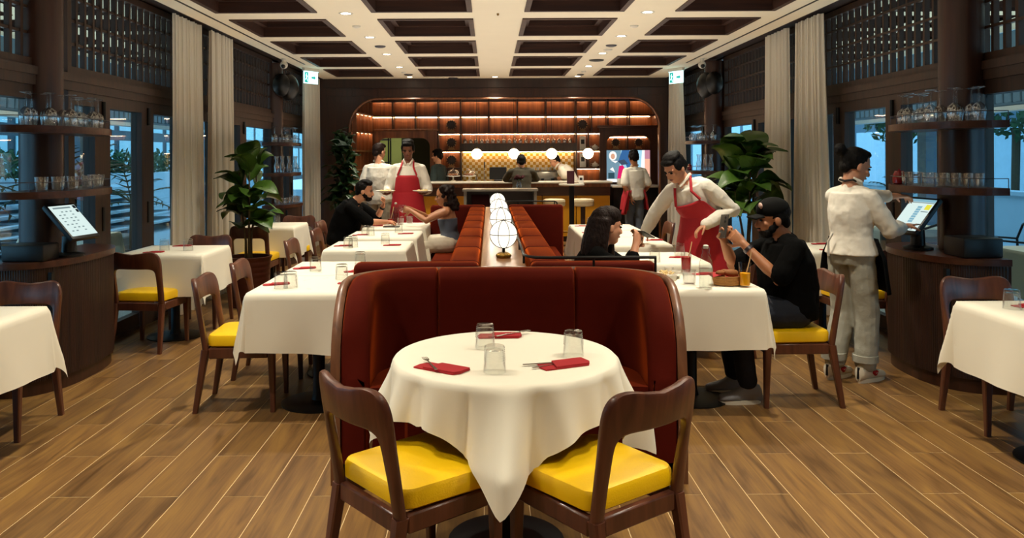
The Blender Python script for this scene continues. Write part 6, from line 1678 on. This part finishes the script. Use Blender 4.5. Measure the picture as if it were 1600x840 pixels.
for sd, X0, X1, nm in ((-1, -6.12, GL-.36, 'left'), (1, GR+.36, 6.52, 'right')):
    tr_ = struct('ceiling_terrace_'+nm)
    xa, xb = X0, X1; cols = [(xa+.25, xa+1.0), (xa+1.3, xa+2.05)]
    rows_ = [(1.2+1.1*k, 2.0+1.1*k) for k in range(15)]
    gx_ = sorted([xa, xb]+[q for p in cols for q in p]); gy_ = sorted([-3, 18]+[q for p in rows_ for q in p])
    mb = MB()
    for i in range(len(gx_)-1):
        for j in range(len(gy_)-1):
            if (gx_[i], gx_[i+1]) in cols and any(abs(gy_[j]-a) < 1e-6 for a, b in rows_): continue
            mb.box(gx_[i], gx_[i+1], gy_[j], gy_[j+1], 3.10, 3.13)
    mb.build('soffit', M_SOFFIT, tr_)
    MB().box(xa, xb, -3, 18, 3.34, 3.38).build('roof_panel', M_COFFER, tr_)
    for (a, b) in cols:
        for (c, d) in rows_: MB().loft(rect_rings(b-a, d-c, [(0, 3.09), (0, 3.34)]), False, False).build('coffer_frame', M_COFFER, tr_, ((a+b)/2, (c+d)/2, 0))
    for k in range(5):
        x = xa+1.15; y = 2.65+3.3*k
        tl = thing('ceiling_light', 'downlight in the terrace ceiling outside the %s windows, %s from the camera' % (nm, ORD[k]), 'downlight', (x, y, 3.10), group='terrace downlights')
        for q in dl0: inst(q, tl)
        ld = bpy.data.lights.new('downlight_lamp', 'SPOT'); ld.energy = 45; ld.color = (1, .88, .68); ld.spot_size = math.radians(120); ld.spot_blend = .9; ld.shadow_soft_size = .04
        lo = bpy.data.objects.new('downlight_lamp', ld); COL.objects.link(lo); lo.parent = tl; lo.location = (0, 0, -.02)
# pale slatted benches, planter and palms on the left
for i, (x, y) in enumerate(((-7.6, 11.6), (-7.6, 14.6), (-7.6, 17.6))):
    t = thing('slatted_bench', 'pale slatted seating steps outside the left doors, %s' % ('nearest one', 'middle one', 'farthest one')[i], 'bench', (x, y, -.03))
    for k in range(6): MB().box(-.45, .45, -1.4, 1.4, .18+.15*k, .22+.15*k).build('slat', M_PLANTER, t, (-.16*k, 0, 0))
    for y2 in (-1.3, 1.3): MB().box(-1.2, .42, y2-.04, y2+.04, 0, .17).build('support', M_BLD2, t)
t = thing('planter', 'long white planter with hedge outside the left doors', 'planter', (-9.6, 18, -.03))
MB().rbox(-.4, .4, -10, 14, 0, 1.2, .03, 1).build('box', M_PLANTER, t)
R = random.Random(8); mb = MB()
for i in range(48): leaf_cloud(mb, R, 110, (R.uniform(-.25, .25), -9.8+.5*i, 1.45), (.45, .5, .38), .09)
mb.build('hedge', M_HEDGE, t)['kind'] = 'stuff'
PALM = None
def palm(x, y, label, n=16, s=1.0, z0=.75):
    t = thing('palm_plant', label, 'plant', (x, y, -.03))
    MB().lathe([(.2, 0), (.26, .5), (.28, .52), (.24, .52), (.22, .45), (0, .45)], 20).build('pot', M_BLD2, t)
    MB().tube([(0, 0, .4), (.02, 0, z0+.3)], .035, 8).build('trunk', M_STEM, t)
    R = random.Random(int(y*10))
    for i in range(n):
        a = i*2.4; el = R.uniform(.15, 1.25); L = R.uniform(.55, .85)*s; mb = MB()
        pts = [Vector((cos(a)*cos(el)*L*q, sin(a)*cos(el)*L*q, z0+.25+sin(el)*L*q*1.2-.45*L*q*q)) for q in [k/8 for k in range(9)]]
        mb.tube(pts, [.008]*6+[.006, .004, .003], 5)
        sd_ = Vector((-sin(a), cos(a), 0))
        for k in range(2, 9):
            for q in (-1, 1):
                p = pts[k]; dr = (pts[k]-pts[k-1]).normalized(); tip = p+(sd_*q*.8+dr*.6).normalized()*.20*s*(1.1-k/12)-Vector((0, 0, .03))
                w_ = dr*.020*s
                mb.add([p-w_*.5, p+w_, tip], [(0, 1, 2)])
        mb.build('frond', M_PALM, t)
    return t
palm(-3.95, 7.55, 'dark palm just outside the left glass doors', 18, 1.15, 1.0)
palm(-4.2, 6.0, 'dark palm outside, between the left station shelves', 14, 1.0, 1.1)
palm(-4.3, 9.6, 'palm outside the left doors by the curtains', 14, 1.0, .8)
palm(5.6, 10.8, 'small palm outside the right doors behind the server', 12, .8, .7)
# outdoor tables, chairs and boxes
def out_table(x, y, label):
    t = thing('outdoor_table', label, 'table', (x, y, -.03))
    MB().box(-.36, .36, -.36, .36, .72, .75).build('tabletop', M_PLANTER, t); MB().cyl(.04, .02, .72, 12).build('post', M_BLACK, t); MB().cyl(.22, 0, .02, 20).build('base', M_BLACK, t)
    square_cloth(x, y, 'pale cloth on the '+label, .365, .365, .4, int(abs(x*y)), .7225, False, 'cloths on the outdoor tables')
def out_chair(x, y, rz, label):
    t = thing('outdoor_chair', label, 'chair', (x, y, -.03), rz, 'wire chairs on the terrace')
    MB().rbox(-.22, .22, -.22, .22, .44, .46, .008, 1).build('seat', M_BLACK, t)
    for a, b in ((-.2, -.2), (.2, -.2), (-.2, .2), (.2, .2)): MB().cyl(.012, 0, .44, 8).build('leg', M_BLACK, t, (a, b, 0))
    MB().tube([(-.22, -.2, .44), (-.27, -.2, .66), (-.2, -.24, .82), (0, -.26, .88), (.2, -.24, .82), (.27, -.2, .66), (.22, -.2, .44)], .013, 8).build('back_hoop', M_BLACK, t)
    MB().tube([(-.27, -.2, .66), (-.24, .1, .68), (-.2, .2, .44)], .011, 8).build('arm', M_BLACK, t); MB().tube([(.27, -.2, .66), (.24, .1, .68), (.2, .2, .44)], .011, 8).build('arm', M_BLACK, t)
out_table(-4.55, 8.7, 'terrace table outside the left doors'); out_chair(-5.0, 7.75, 0, 'black wire chair outside by the left doors'); out_chair(-5.3, 8.7, -PI/2, 'black wire chair on the far side of the left terrace table')
out_table(4.9, 6.9, 'terrace table outside behind the right station'); out_chair(4.6, 7.9, PI, 'black wire chair outside behind the server'); out_chair(4.45, 5.6, .3, 'black wire chair outside at the right picture edge')
out_table(4.8, 9.6, 'terrace table outside near the right curtains'); out_chair(5.5, 8.6, 1.2, 'black wire chair farther out on the right terrace')
for k, (x, y, h) in enumerate(((4.75, 8.5, .72), (-5.3, 10.9, .5))):
    tag(MB().rbox(-.42, .42, -.4, .4, -.03, h, .02, 1).build('storage_box', M_BLD2, None, (x, y, 0)), 'blue-grey storage chest outside the %s doors' % ('right' if k == 0 else 'left'), 'chest')
# white parapet, glass barrier and street trees to the right
t = thing('parapet', 'low white parapet across the right plaza', 'parapet', (9.5, 12, -.03)); MB().box(-.15, .15, -12, 14, 0, .85).build('wall', M_PLANTER, t); MB().box(-.2, .2, -12, 14, .85, .92).build('coping', M_PLANTER, t)
for k in range(5):
    t = thing('street_tree', 'leafy street tree beyond the right parapet, %s from the camera' % ORD[k], 'tree', (12.2, 3+k*5.2, -.03), 0, 'street trees beyond the right plaza')
    MB().tube([(0, 0, 0), (.05, 0, 2.2)], .09, 8).build('trunk', M_STEM, t); mb = MB(); R = random.Random(k)
    leaf_cloud(mb, R, 900, (0, 0, 3.1), (1.2, 1.2, 1.25), .13)
    mb.build('crown', M_HEDGE, t)
t = thing('parasol', 'cream parasol open outside the left doors', 'parasol', (-11.6, 9.0, -.03))
MB().cyl(.03, 0, 2.5, 10).build('pole', M_PLANTER, t); MB().lathe([(1.3, 1.95), (.7, 2.28), (0, 2.5)], 8, cap=False, smooth=False).build('canopy', M_UMB, t); MB().cyl(.3, 0, .06, 16).build('base', M_BLD2, t)
# lettering on the far right pane, read from outside, so mirrored in here
t = thing('window_lettering', 'dark mirrored lettering on the glass behind the bending waiter', 'lettering', (GR-.012, 11.45, 1.62), 0)
o = text('letters', 'LXYO', M_BLACKP, .16, t, (0, 0, 0), (PI/2, 0, PI/2))
me = bpy.data.meshes.new_from_object(o.evaluated_get(bpy.context.evaluated_depsgraph_get())); bpy.data.objects.remove(o)
o = bpy.data.objects.new('letters', me); COL.objects.link(o); o.parent = t; o.rotation_euler = (PI/2, 0, PI/2); me.materials.clear(); me.materials.append(M_BLACKP)
print('objects', len(bpy.data.objects))
